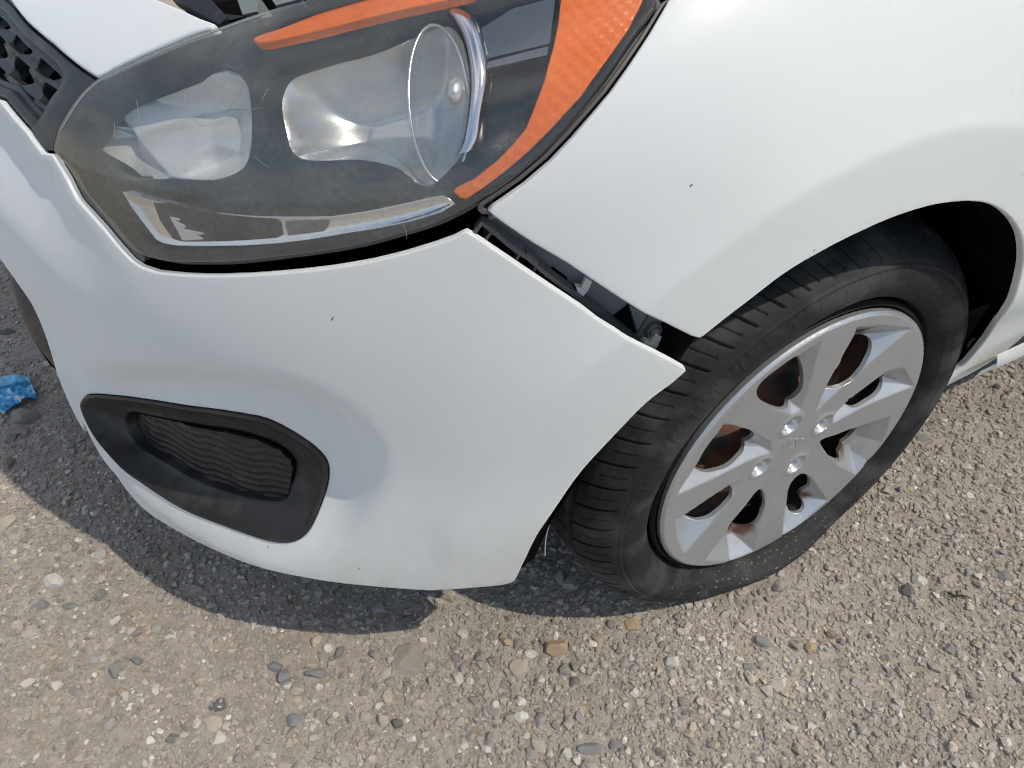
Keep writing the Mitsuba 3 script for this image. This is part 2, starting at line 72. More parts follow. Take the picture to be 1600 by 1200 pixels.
    'STONES': [[0.901,0.4,0.014,0.0113,152,'white','large pale stone with white face on the sunlit gravel,largest near the left edge'],[0.916,0.357,0.0162,0.0077,152,'dusty','flat dusty slab lying just above the large pale stone'],[0.92,0.43,0.01,0.007,152,'blue','oval blue grey stone right below the large pale stone'],[0.888,0.449,0.0118,0.007,152,'blue','wide flat blue grey stone beside the oval one'],[0.926,0.02,0.0251,0.0143,152,'grey','long grey stone lying against the blue wrapper'],[0.948,0.063,0.0133,0.0121,152,'grey','angular grey stone below the long stone by the wrapper'],[0.925,0.06,0.0089,0.0089,152,'grey','small grey stone under the end of the long stone by the wrapper'],[0.949,-0.259,0.0194,0.0097,152,'dark','flat dark stone in the shade at the left edge'],[0.953,0.123,0.0097,0.0098,152,'brown','brown round stone at the edge of the car shadow'],[0.964,0.251,0.017,0.0171,152,'pale','broad pale rock on the left edge of the photo in the sun'],[0.846,0.448,0.0092,0.0098,152,'blue','blue grey lump with white chip below the shadow edge'],[0.953,0.447,0.0098,0.0084,152,'pale','pale block near the left edge below the blue grey stones'],[0.802,0.548,0.0083,0.0059,152,'pink','pinkish round stone among small gravel on the left'],[0.841,0.575,0.0094,0.0121,152,'blue','upright blue grey cobble in the lower left gravel'],[0.814,0.576,0.0086,0.0066,152,'blue','blue grey chip next to the upright blue cobble'],[0.91,0.566,0.0084,0.0064,152,'white','white pebble in the lower left gravel'],[0.837,0.61,0.0071,0.0053,152,'tan','small tan orange stone in the lower left gravel'],[0.729,0.689,0.0106,0.0084,152,'dark','dark grey rough stone with white specks in lower left gravel'],[0.741,0.709,0.0128,0.0105,152,'pale','broad pale slab below the dark rough stone'],[0.759,0.7,0.006,0.0073,152,'white','white upright pebble left of the broad pale slab'],[0.788,0.704,0.0079,0.006,152,'blue','small blue grey stone near the bottom left'],[0.868,0.633,0.0081,0.0055,152,'pale','pale chip low in the left gravel'],[0.651,0.673,0.0093,0.0071,152,'blue','blue grey stone,upper of the pair under the bumper shadow'],[0.643,0.69,0.0084,0.0104,152,'blue','blue grey stone,lower of the pair under the bumper shadow'],[0.607,0.707,0.0142,0.0069,152,'blue','split blue grey stone right of the blue pair'],[0.636,0.715,0.0107,0.0072,152,'pale','cream stone under the split blue grey stone'],[0.609,0.725,0.0062,0.0059,152,'white','bright white cube-like pebble beside the cream stone'],[0.644,0.705,0.0062,0.0043,152,'white','white pebble tucked under the blue pair'],[0.583,0.679,0.0069,0.0064,152,'white','white pebble just above the violet stone'],[0.571,0.692,0.0064,0.0081,152,'violet','dark violet oval stone under the bumper shadow'],[0.61,0.694,0.0084,0.0035,152,'pale','thin pale flake above the split blue stone'],[0.492,0.745,0.0228,0.022,152,'dusty','large flat grey rock sunk flush into the ground below the bumper'],[0.527,0.746,0.0075,0.0077,152,'pale','pale brown stone left of the sunken flat rock'],[0.535,0.776,0.0074,0.0099,152,'pale','cream angular stone below the sunken flat rock'],[0.551,0.803,0.008,0.0079,152,'pale','cream square stone in the bottom middle gravel'],[0.536,0.816,0.006,0.0062,152,'dark','dark grey round stone beside the cream square stone'],[0.569,0.788,0.0064,0.0063,152,'pale','pale pinkish stone left of the cream square stone'],[0.528,0.839,0.0098,0.0057,152,'white','white and grey wedge stone low in the middle gravel'],[0.579,0.84,0.0069,0.0051,152,'pale','pale lump at the bottom edge of the photo'],[0.649,0.75,0.0104,0.0096,152,'blue','broad blue grey sunken stone left of bottom middle'],[0.586,0.782,0.0064,0.0063,152,'grey','grey round stone in the bottom middle gravel'],[0.683,0.782,0.0058,0.0038,152,'white','white chip near the bottom edge left of middle'],[0.452,0.894,0.0062,0.0052,152,'white','white pebble near the bottom right of middle'],[0.368,0.785,0.0077,0.0054,152,'tan','yellow pebble in the sun before the tyre'],[0.204,0.838,0.0108,0.0131,152,'tan','orange tan stone right in front of the flat tyre'],[0.215,0.851,0.0103,0.0055,152,'grey','grey flat stone tucked under the orange tan stone'],[0.23,0.826,0.0069,0.0065,152,'violet','purple grey stone left of the orange tan stone'],[0.315,0.821,0.0161,0.0116,152,'tan','long ochre stone in the gravel before the tyre'],[0.347,0.812,0.0089,0.0057,152,'white','white oval stone left of the long ochre stone'],[0.295,0.831,0.0055,0.0053,152,'pale','pale round pebble right of the long ochre stone'],[0.305,0.805,0.006,0.0064,152,'white','white triangular pebble above the long ochre stone'],[0.369,0.822,0.0133,0.012,152,'pale','broad cream stone left of the grey cobble'],[0.319,0.852,0.0091,0.0085,152,'grey','round grey cobble below the long ochre stone'],[0.188,0.905,0.0092,0.0088,152,'white','bright white angular stone in the right gravel'],[0.079,0.909,0.0077,0.008,152,'pale','pale stone with pinkish edge below the tyre right side'],[0.396,0.879,0.0088,0.0066,152,'white','white stone in the bottom gravel right of the middle'],[0.394,0.916,0.0101,0.0104,152,'pale','pale flat stone near the bottom right of middle'],[0.401,0.901,0.0043,0.0042,152,'white','small white pebble above the pale flat stone'],[0.339,0.951,0.017,0.0066,152,'blue','long blue grey slab near the bottom edge'],[0.199,0.995,0.0051,0.0047,152,'grey','grey pebble in the lower right gravel'],[0.153,0.981,0.0044,0.0041,152,'white','small white round pebble in the lower right gravel'],[0.109,0.944,0.0067,0.0053,152,'white','white chip beside a blue stone in the right gravel'],[0.103,0.957,0.0083,0.0061,152,'blue','blue grey flat stone in the right gravel'],[0.064,0.938,0.0102,0.0092,152,'blue','double blue grey stone at the right below the tyre'],[-0.189,0.97,0.0098,0.0097,152,'white','pale stone capping the dark pebble cluster at right'],[-0.163,0.973,0.0088,0.0095,152,'dark','dark pebble cluster stone at the right'],[-0.406,0.781,0.0136,0.009,152,'blue','flat slate chip behind the tyre'],[-0.301,1.02,0.0098,0.0101,152,'blue','blue grey sunken stone near the right edge'],[-0.612,0.76,0.0072,0.0061,152,'dark','small dark stone near the sill'],[0.016,0.976,0.0071,0.0064,152,'tan','tan brown stone in the lower right gravel'],[-0.024,0.973,0.0076,0.0066,152,'brown','brown round stone in the lower right gravel'],[0.256,0.73,0.0073,0.0124,152,'shade','grey stone in the shade in front of the tyre'],[0.411,0.76,0.0077,0.0054,152,'grey','grey stone right of the sunken flat rock'],[0.437,0.77,0.0068,0.007,152,'violet','violet grey stone right of the sunken flat rock'],[0.407,0.785,0.0076,0.0088,152,'grey','rounded grey stone among loose gravel before the bumper'],[0.433,0.807,0.0054,0.0059,152,'white','white angular pebble right of the middle'],[0.418,0.851,0.006,0.0052,152,'white','white round pebble in the gravel right of middle']],
    'WRAP': [[0.9644,-0.0781],[0.911,-0.0759],[0.9002,-0.0141],[0.9579,0.0012],[0.9652,-0.0381]],
    'TWIG': [[-0.2042,1.0025],[-0.2079,1.0101],[-0.2172,1.015],[-0.2255,1.0238]],
}


# ------------------------------------------------------------------ helpers
def rgb(*c):
    return {'type': 'rgb', 'value': list(c)}


def put(key, mesh, mat, smooth=40, label=None, cat=None, group=None, kind=None, **more):
    k, i = key, 0
    while k in scene:
        i += 1
        k = f'{key}_{i:03d}'
    scene[k] = mikit.ply(mesh, mat, smooth=smooth, **more)
    e = {a: b for a, b in (('label', label), ('category', cat), ('group', group), ('kind', kind)) if b}
    if e:
        labels[k] = e
    return k


def join(ms):
    return trimesh.util.concatenate([m if isinstance(m, trimesh.Trimesh) else trimesh.Trimesh(*m, process=False) for m in ms])


def box(c, e, R=None):
    m = trimesh.creation.box(e)
    if R is not None:
        m.apply_transform(R)
    m.apply_translation(c)
    return m


def prism(pts, depth, n=None, bevel=0.0):
    """A plate: the polygon of 3-D points as its outer face, going `depth` inwards."""
    P = np.asarray(pts, float)
    c = P.mean(0)
    u, s, vt = np.linalg.svd(P - c)
    nn = vt[2]
    if np.dot(nn, EYE - c) < 0:
        nn = -nn
    a = vt[0]
    b = np.cross(nn, a)
    poly = Polygon(np.stack([(P - c) @ a, (P - c) @ b], 1)).buffer(0)
    if poly.geom_type != 'Polygon':
        poly = max(poly.geoms, key=lambda g: g.area)
    m = trimesh.creation.extrude_polygon(poly, depth, engine='earcut')
    M = np.eye(4)
    M[:3, 0], M[:3, 1], M[:3, 2], M[:3, 3] = a, b, nn, c - nn * depth
    m.apply_transform(M)
    return m


def tube(path, r, sides=8):
    p = np.asarray(path, float)
    r = np.broadcast_to(r, (len(p),))
    t = np.gradient(p, axis=0)
    t /= np.linalg.norm(t, axis=1, keepdims=True) + 1e-12
    a = np.cross(t, np.where(np.abs(t[:, 2:]) < 0.9, [0, 0, 1.0], [1.0, 0, 0]))
    a /= np.linalg.norm(a, axis=1, keepdims=True)
    b = np.cross(t, a)
    g = np.arange(sides) * 2 * np.pi / sides
    v = p[:, None] + r[:, None, None] * (np.cos(g)[None, :, None] * a[:, None] + np.sin(g)[None, :, None] * b[:, None])
    return grid_mesh(v, wrap=True, caps=True)


def grid_mesh(v, wrap=False, caps=False):
    """v (n, m, 3) as a sheet; wrap joins the last column to the first."""
    n, m = v.shape[:2]
    i, j = np.meshgrid(np.arange(n - 1), np.arange(m if wrap else m - 1), indexing='ij')
    j2 = (j + 1) % m
    q = np.stack([i * m + j, i * m + j2, (i + 1) * m + j2, (i + 1) * m + j], -1).reshape(-1, 4)
    f = np.vstack([q[:, [0, 1, 2]], q[:, [0, 2, 3]]])
    vv = v.reshape(-1, 3)
    if caps:
        vv = np.vstack([vv, v[0].mean(0), v[-1].mean(0)])
        k = np.arange(m)
        k2 = (k + 1) % m
        f = np.vstack([f, np.stack([k2, k, k * 0 + n * m], 1), np.stack([k + (n - 1) * m, k2 + (n - 1) * m, k * 0 + n * m + 1], 1)])
    return trimesh.Trimesh(vv, f, process=False)


def spline(pts, n=60, closed=False):
    p = np.asarray(pts, float)
    if closed:
        p = np.vstack([p, p[:1]])
    s = np.concatenate([[0], np.cumsum(np.linalg.norm(np.diff(p, axis=0), axis=1))])
    c = CubicSpline(s, p, bc_type='periodic' if closed else 'natural')
    return c(np.linspace(0, s[-1], n, endpoint=not closed))


# ------------------------------------------------------------------ the car's skin: at every height z a rounded plan outline; t runs round it from the nose (0) to the flank (1) and on rearwards in metres
ZK = np.array([.16, .24, .34, .44, .54, .64, .72, .80])
SP = [CubicSpline(ZK, r) for r in D['SURF']]
_z = np.linspace(.10, .84, 741)
_v = np.concatenate([[0], np.cumsum(np.hypot(np.diff(_z), np.diff(SP[0](_z))))])


def zc(z):
    return np.clip(z, .12, .835)


def skin(t, z):
    t, z = np.broadcast_arrays(np.asarray(t, float), np.asarray(z, float))
    F, W, X, N = [s(zc(z)) for s in SP]
    a = np.clip(t, -1, 1) * np.pi / 2
    x = X + (F - X) * np.abs(np.cos(a)) ** (2 / N)
    y = W * np.sign(a) * np.abs(np.sin(a)) ** (2 / N)
    return np.stack([np.where(t > 1, X - (t - 1), x), y, z], -1)


def impl(P):
    z = zc(P[..., 2])
    F, W, X, N = [s(z) for s in SP]
    u = np.maximum(P[..., 0] - X, 0) / (F - X)
    w = np.abs(P[..., 1]) / W
    return (u ** N + w ** N + 1e-12) ** (1 / N) - 1


def skin_n(P, e=4e-4):
    g = np.stack([(impl(P + e * np.eye(3)[k]) - impl(P - e * np.eye(3)[k])) / (2 * e) for k in range(3)], -1)
    return g / np.linalg.norm(g, axis=-1, keepdims=True)


UK = 1.12


def to_uv(tz):
    tz = np.asarray(tz, float)
    return np.stack([tz[:, 0] * UK + (tz[:, 0] > 1) * (tz[:, 0] - 1) * (1 - UK), np.interp(tz[:, 1], _z, _v)], 1)


def from_uv(q):
    t = q[..., 0] / UK
    return np.where(t > 1, 1 + (q[..., 0] - UK), t), np.interp(q[..., 1], _v, _z)


def on_skin(q, d=0.0):
    t, z = from_uv(q)
    P = skin(t, z)
    return P + skin_n(P) * np.asarray(d)[..., None] if np.ndim(d) else P + skin_n(P) * d


def poly_uv(tz):
    p = Polygon(to_uv(tz)).buffer(0)
    return p if p.geom_type == 'Polygon' else max(p.geoms, key=lambda g: g.area)


def resample(ring, step):
    L = LineString(ring)
    # keep the corners, split long edges
    out = []
    c = np.asarray(L.coords)
    for a, b in zip(c[:-1], c[1:]):
        n = max(1, int(np.ceil(np.linalg.norm(b - a) / step)))
        out += [a + (b - a) * k / n for k in range(n)]
    return np.array(out)


def smooth_ring(tz, n=160):
    return spline(tz, n, closed=True)


def tri_fill(poly, step, bstep=None):
    """Points (boundary rings first) and triangles that fill a shapely polygon."""
    bstep = bstep or step * .7
    rings = [resample(poly.exterior.coords, bstep)] + [resample(r.coords, bstep) for r in poly.interiors]
    x0, y0, x1, y1 = poly.bounds
    gx, gy = np.meshgrid(np.arange(x0, x1 + step, step), np.arange(y0, y1 + step, step * .866))
    gx[1::2] += step / 2
    g = np.stack([gx.ravel(), gy.ravel()], 1)
    g = g[shapely.contains_xy(poly.buffer(-step * .45), g[:, 0], g[:, 1])]
    pts = np.vstack(rings + [g])
    tri = Delaunay(pts).simplices
    c = pts[tri].mean(1)
    tri = tri[shapely.contains_xy(poly, c[:, 0], c[:, 1])]
    e1, e2 = pts[tri[:, 1]] - pts[tri[:, 0]], pts[tri[:, 2]] - pts[tri[:, 0]]
    cr = e1[:, 0] * e2[:, 1] - e1[:, 1] * e2[:, 0]
    tri = tri[np.abs(cr) > 1e-12]
    cr = cr[np.abs(cr) > 1e-12]
    tri[cr < 0] = tri[cr < 0][:, ::-1]
    return pts, tri, [len(r) for r in rings]


def panel(poly, disp=None, d0=0.0, step=.008, r=.0018, flange=.014, mapper=None):
    """A sheet with rounded edges and a flange turned inwards all round, laid on the skin (or on what mapper(q, d) gives)."""
    mapper = mapper or on_skin
    inner = poly.buffer(-r, join_style=2)
    if inner.geom_type != 'Polygon':
        inner = max(inner.geoms, key=lambda g: g.area)
    inner = shapely.geometry.polygon.orient(inner.simplify(2e-4))
    pts, tri, counts = tri_fill(inner, step)
    dd = np.zeros(len(pts)) if disp is None else disp(pts)
    V = [mapper(pts, dd + d0)]
    Fc = [tri]
    start, base = 0, len(pts)
    for n in counts:
        ring = pts[start:start + n]
        dr_ = dd[start:start + n]
        tg = np.roll(ring, -1, 0) - np.roll(ring, 1, 0)
        tg /= np.linalg.norm(tg, axis=1, keepdims=True) + 1e-12
        nn = np.stack([tg[:, 1], -tg[:, 0]], 1)
        prev = np.arange(start, start + n)
        levels = [(r * math.sin(a), r * (1 - math.cos(a))) for a in (math.pi / 6, math.pi / 3, math.pi / 2)] + [(r, r + flange)]
        for (o, dep) in levels:
            V.append(mapper(ring + nn * o, dr_ + d0 - dep))
            cur = np.arange(base, base + n)
            base += n
            p2, c2 = np.roll(prev, -1), np.roll(cur, -1)
            Fc += [np.stack([prev, cur, c2], 1), np.stack([prev, c2, p2], 1)]
            prev = cur
        start += n
    m = trimesh.Trimesh(np.vstack(V), np.vstack(Fc), process=False)
    # outward: compare with the skin
    c = m.triangles_center[:len(tri)]
    if np.mean(np.einsum('ij,ij->i', m.face_normals[:len(tri)], EYE - c)) < 0:
        m.invert()
    return m


# ------------------------------------------------------------------ materials
def paint_colour(p, n, uv):
    sp = voronoi(p.x * 26 + p.z * 11, p.y * 26 - p.z * 19)
    chip = dr.select((sp[0] < 0.010 + 0.014 * cell_rand(sp[2] * 977)) & (sp[2] > 0.93), 1.0, 0.0)
    dust = fbm(p.x * 9, p.y * 9, p.z * 9, 3)
    low = smoothstep(0.42, 0.20, p.z) * fbm(p.x * 30, p.y * 30, p.z * 14, 3)
    c = mix((.715, .752, .765), (.655, .68, .68), dust * .55)
    c = mix(c, (.46, .43, .38), low * .55)
    return mix(c, (.08, .08, .085), chip * .9)


def paint_rough(p, n, uv):
    return 0.04 + 0.10 * fbm(p.x * 14, p.y * 14, p.z * 14, 2) + .25 * smoothstep(.36, .2, p.z) * fbm(p.x * 40, p.y * 40, p.z * 40, 2)


scene['white_paint'] = {'type': 'twosided', 'b': {'type': 'principled', 'base_color': proc(paint_colour), 'roughness': 0.5, 'specular': 0.35, 'clearcoat': 1.0, 'clearcoat_gloss': 0.97}}


def dusty(base, dust, k, scale=40.0, up=0.0):
    def f(p, n, uv):
        m = fbm(p.x * scale, p.y * scale, p.z * scale, 4)
        s = smoothstep(.45, .8, m) * k
        return mix(base, dust, s)
    return proc(f)


def plastic(name, base, alpha=.28, dust=(.22, .19, .15), k=.25, scale=40.0):
    scene[name] = {'type': 'twosided', 'b': {'type': 'roughplastic', 'alpha': alpha, 'diffuse_reflectance': dusty(base, dust, k, scale)}}


plastic('black_plastic', (.013, .014, .017), .25, k=.10)
plastic('faded_plastic', (.024, .0235, .024), .34, (.16, .14, .12), k=.22)
plastic('grille_plastic', (.030, .033, .038), .22, k=.15)
scene['liner_plastic'] = {'type': 'twosided', 'b': {'type': 'diffuse', 'reflectance': dusty((.007, .007, .007), (.05, .045, .04), .15)}}
scene['liner_edge'] = {'type': 'twosided', 'b': {'type': 'diffuse', 'reflectance': dusty((.011, .011, .010), (.05, .045, .04), .2)}}
plastic('grey_metal', (.24, .27, .275), .30, k=.3)
plastic('bracket_plastic', (.085, .09, .095), .28, k=.25)
plastic('primer_metal', (.22, .22, .20), .4, (.30, .26, .20), .5)
plastic('clip_plastic', (.78, .78, .74), .3, k=.3)
plastic('gasket_grey', (.13, .135, .13), .3, k=.3)
plastic('bezel_plastic', (.014, .017, .019), .12, k=.05)
scene['seal_rubber'] = {'type': 'twosided', 'b': {'type': 'roughplastic', 'alpha': .18, 'diffuse_reflectance': rgb(.016, .017, .019)}}
scene['grey_seal'] = {'type': 'twosided', 'b': {'type': 'roughplastic', 'alpha': .25, 'diffuse_reflectance': rgb(.13, .115, .115)}}
scene['chrome'] = {'type': 'twosided', 'b': {'type': 'principled', 'base_color': rgb(.66, .68, .68), 'metallic': .88, 'roughness': .27}}
scene['bright_chrome'] = {'type': 'twosided', 'b': {'type': 'roughconductor', 'material': 'Al', 'alpha': .05}}
scene['smoked_chrome'] = {'type': 'twosided', 'b': {'type': 'roughconductor', 'material': 'Al', 'alpha': .16, 'specular_reflectance': rgb(.30, .32, .34)}}
scene['facet_chrome'] = {'type': 'twosided', 'b': {'type': 'principled', 'base_color': rgb(.80, .81, .80), 'metallic': .45, 'roughness': .40}}
scene['smoked_pane'] = {'type': 'twosided', 'b': {'type': 'roughplastic', 'alpha': .05, 'diffuse_reflectance': rgb(.035, .033, .033)}}
scene['warm_pane'] = {'type': 'twosided', 'b': {'type': 'roughplastic', 'alpha': .06, 'diffuse_reflectance': rgb(.19, .165, .145)}}
scene['white_reflector'] = {'type': 'twosided', 'b': {'type': 'principled', 'base_color': rgb(.75, .77, .80), 'metallic': .5, 'roughness': .25}}
scene['fluted_glass'] = {'type': 'blendbsdf', 'weight': .28, 'a': {'type': 'thindielectric', 'int_ior': 1.5},
                         'b': {'type': 'twosided', 'b': {'type': 'roughplastic', 'alpha': .08, 'diffuse_reflectance': proc(lambda p, n, uv: mix((.20, .24, .28), (.34, .39, .44), .5 + .5 * dr.sin(p.z * 2600) * smoothstep(.74, .70, p.z)))}}}
scene['bulb_glass'] = {'type': 'thindielectric', 'int_ior': 1.5}
scene['amber_plastic'] = {'type': 'twosided', 'b': {'type': 'principled', 'base_color': proc(lambda p, n, uv: mix((.88, .185, .004), (.78, .145, .004), smoothstep(.3, .7, noise(p.x * 900, p.y * 900, p.z * 900)))), 'roughness': .22, 'specular': .5, 'clearcoat': .6}}


def haze(p, n, uv):
    big = fbm(p.x * 13, p.y * 13, p.z * 13, 3)
    fine = noise(p.x * 900, p.y * 900, p.z * 900)
    tip = smoothstep(.50, .62, p.x + .6 * (.55 - p.y))
    scr = voronoi(p.x * 300 + p.y * 60, p.z * 55)
    pit = dr.select((fine > .955) & (big > .42), .35, 0.0)
    sk = noise(p.x * 260, p.y * 260, p.z * 260)
    w = .060 + .18 * smoothstep(.36, .72, big) * (.6 + .6 * sk) + .10 * tip + pit
    w = w * (1 - .65 * smoothstep(.42, .34, p.x))
    return dr.clip(w, .02, .6)


scene['lens_plastic'] = {'type': 'blendbsdf', 'weight': proc(haze), 'a': {'type': 'thindielectric', 'int_ior': 1.5},
                         'b': {'type': 'twosided', 'b': {'type': 'roughplastic', 'alpha': .16, 'diffuse_reflectance': proc(lambda p, n, uv: mix((.42, .45, .44), (.36, .29, .15), smoothstep(.56, .66, p.x)))}}}


def rubber_colour(p, n, uv):
    m = fbm(p.x * 26, p.y * 26, p.z * 26, 4)
    streak = noise(p.x * 160 + p.z * 40, p.y * 300, p.z * 160 - p.x * 30)
    spots = smoothstep(.80, .9, noise(p.x * 420, p.y * 420, p.z * 420)) * smoothstep(.16, .04, p.z)
    pass
    c = mix((.015, .0165, .0185), (.070, .071, .071), smoothstep(.42, .80, m) * .7 + streak * .12)
    return mix(c, (.24, .22, .19), dr.clip(spots * .8 + smoothstep(.07, .0, p.z) * .25 * m, 0, 1))


scene['tyre_rubber'] = {'type': 'twosided', 'b': {'type': 'principled', 'base_color': proc(rubber_colour), 'roughness': .66, 'specular': .25}}
WC, EX, WN, EZ = [np.array(a) for a in D['WHEEL']]


def wheel_uv(p):
    q = p - mi.Point3f(*WC.tolist())
    return dr.dot(q, mi.Vector3f(*EX.tolist())), dr.dot(q, mi.Vector3f(*EZ.tolist())), dr.dot(q, mi.Vector3f(*WN.tolist()))


RUST = [(-.118, -.070, .026), (-.128, -.058, .020), (.036, -.150, .020), (.050, -.146, .014), (-.060, .150, .020), (-.072, -.148, .015)]


def cover_colour(p, n, uv):
    u, v, w = wheel_uv(p)
    rust = mi.Float(0)
    brk = fbm(u * 120, v * 120, 3.0, 4)
    for (a, b, r) in RUST:
        rust = dr.maximum(rust, smoothstep(r, r * .25, dr.sqrt(dr.square(u - a) + dr.square(v - b)) + (brk - .5) * r * .9))
    rust = rust * smoothstep(-.004, -.009, w)
    grime = smoothstep(-.006, -.016, w + .010 * (1 - (u * u + v * v) / .0392)) * (.10 + .5 * brk)
    c = mix((.54, .565, .595), (.45, .47, .48), fbm(u * 40, v * 40, 1.0, 3) * .5)
    c = mix(c, (.30, .24, .19), dr.clip(grime * .55, 0, 1))
    return mix(c, (.16, .055, .018), rust * .85)


def steel_colour(p, n, uv):
    u, v, w = wheel_uv(p)
    r = dr.sqrt(u * u + v * v)
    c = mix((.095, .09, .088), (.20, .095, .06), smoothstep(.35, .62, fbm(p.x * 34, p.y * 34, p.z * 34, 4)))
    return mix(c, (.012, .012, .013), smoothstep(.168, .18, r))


scene['cover_silver'] = {'type': 'twosided', 'b': {'type': 'principled', 'base_color': proc(cover_colour), 'metallic': .72, 'roughness': .38, 'specular': .5, 'clearcoat': .3, 'clearcoat_gloss': .8}}
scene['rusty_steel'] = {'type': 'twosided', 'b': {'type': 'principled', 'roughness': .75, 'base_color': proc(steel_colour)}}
scene['nut_steel'] = {'type': 'twosided', 'b': {'type': 'principled', 'base_color': rgb(.20, .19, .18), 'metallic': .3, 'roughness': .55}}
scene['lens_edge'] = {'type': 'twosided', 'b': {'type': 'roughplastic', 'alpha': .1, 'diffuse_reflectance': rgb(.36, .38, .36)}}
scene['twig_bark'] = {'type': 'diffuse', 'reflectance': rgb(.055, .05, .045)}
scene['scratch_grey'] = {'type': 'diffuse', 'reflectance': rgb(.28, .28, .27)}
scene['wire_white'] = {'type': 'diffuse', 'reflectance': rgb(.6, .6, .57)}
scene['stone_mix'] = {'type': 'principled', 'base_color': {'type': 'mesh_attribute', 'name': 'vertex_color'}, 'roughness': .85, 'specular': .25}


# ------------------------------------------------------------------ ground: compacted gravel
def gravel_amount(x, y):
    """0 = dusty and compact, 1 = loose pebbles."""
    n = meshkit.fbm(np.stack([x * 3.1, y * 3.1, x * 0 + 2.2], -1), 3, 5)
    a = .56 + (n - .5) * 2.0
    a = a + .45 * np.exp(-((x - .25) ** 2 / .10 + (y - 1.02) ** 2 / .012)) - .35 * np.exp(-((x - .62) ** 2 / .03 + (y - .66) ** 2 / .006))
    return np.clip(a, .08, 1)


def ground_h(x, y):
    p = np.stack([x, y, x * 0], -1)
    h = (meshkit.fbm(p * 4 + 3, 3, 1) - .5) * .010 + (meshkit.fbm(p * 45, 3, 2) - .5) * .0055 + (meshkit.fbm(p * 150, 2, 4) - .5) * .0028
    fade = np.clip(1 - np.maximum(np.abs(x) - 1.5, np.abs(y) - 1.6) / .6, 0, 1)
    under = np.exp(-((np.maximum(np.abs(x - .02) - .17, 0)) ** 2 + (np.maximum(np.abs(y - .77) - .09, 0)) ** 2) / .004)
    return h * np.clip(fade, 0, 1) * (1 - .9 * under) - .001 * under


def ground_colour(p, n, uv):
    a = fbm(p.x * 5 + 3, p.y * 5, 0.0, 4)
    b = fbm(p.x * 60, p.y * 60, 0.0, 3)
    v1 = voronoi(p.x * 210, p.y * 210)
    v2 = voronoi(p.x * 420 + 5, p.y * 420)
    c = mix((.400, .352, .300), (.415, .377, .335), smoothstep(.35, .65, a))
    c = mix(c, (.29, .255, .21), smoothstep(.42, .72, b) * .7)
    peb = smoothstep(.46, .34, v1[0]) * dr.select(v1[2] > .45, 1.0, 0.0)
    k = cell_rand(v1[2] * 5113)
    c = mix(c, mix((.20, .19, .18), (.44, .41, .36), k), peb * .6)
    peb2 = smoothstep(.45, .3, v2[0]) * dr.select(v2[2] > .6, 1.0, 0.0)
    c = mix(c, mix((.18, .165, .15), (.52, .47, .39), cell_rand(v2[2] * 3301)), peb2 * .6)
    crack = smoothstep(.06, .0, v1[1] - v1[0]) * .25
    return mix(c, (.12, .10, .08), crack)


def ground_bump(p, n, uv):
    v1 = voronoi(p.x * 210, p.y * 210)
    v2 = voronoi(p.x * 420 + 5, p.y * 420)
    return (dr.maximum(0, .45 - v1[0]) * dr.select(v1[2] > .45, 1.0, 0.2) * 1.0 + dr.maximum(0, .42 - v2[0]) * .7) + fbm(p.x * 900, p.y * 900, 0.0, 2) * .3


scene['ground_dirt'] = {'type': 'twosided', 'bump': {'type': 'bumpmap', 'arbitrary': proc(ground_bump, 4e-4), 'scale': .0022, 'b': {'type': 'principled', 'base_color': proc(ground_colour), 'roughness': .92, 'specular': .2}}}

GX = np.concatenate([[-400, -120, -40, -15, -7, -4, -2.8], np.arange(-2.2, -1.0, .025), np.arange(-1.0, 1.30, .006), np.arange(1.30, 2.2, .025), [2.8, 4, 7, 15, 40, 120, 400]])
GY = np.concatenate([[-400, -120, -40, -15, -7, -4, -2.4], np.arange(-1.8, -.75, .025), np.arange(-.75, 1.30, .006), np.arange(1.30, 2.2, .025), [2.8, 4, 7, 15, 40, 120, 400]])
gx, gy = np.meshgrid(GX, GY, indexing='ij')
put('ground', grid_mesh(np.stack([gx, gy, ground_h(gx, gy)], -1).transpose(1, 0, 2)), 'ground_dirt', smooth=True, label='compacted beige gravel ground of the yard', cat='ground', kind='structure')


def stone_base(k, n=16, flat=.6):
    r = np.random.default_rng(100 + k)
    p = r.normal(size=(n, 3))
    p /= np.linalg.norm(p, axis=1, keepdims=True)
    p *= r.uniform(.82, 1.1, (n, 1))
    h = trimesh.convex.convex_hull(p * [1, r.uniform(.62, .95), flat * r.uniform(.75, 1.2)])
    return np.array(h.vertices), np.array(h.faces)


BASES = [stone_base(k, 13 + k % 4) for k in range(14)]
FLAT = [stone_base(60 + k, 9) for k in range(10)]
CRUMBS = [stone_base(40 + k, 7) for k in range(8)]
TONES = np.array([[.40, .35, .29], [.48, .43, .36], [.31, .28, .25], [.24, .225, .21], [.37, .35, .33], [.60, .56, .50], [.27, .265, .275], [.44, .36, .26], [.34, .31, .29], [.19, .185, .19], [.70, .68, .63], [.40, .345, .31], [.45, .43, .40], [.30, .30, .31]])


def visible_ground(x, y):
    """Ground that is not hidden deep under the car."""
    under = (y < .60) & (x < .42) & (x > -.55)
    return ~under


NAMED = np.array([[s[0], s[1], max(s[2], s[3])] for s in D['STONES']])


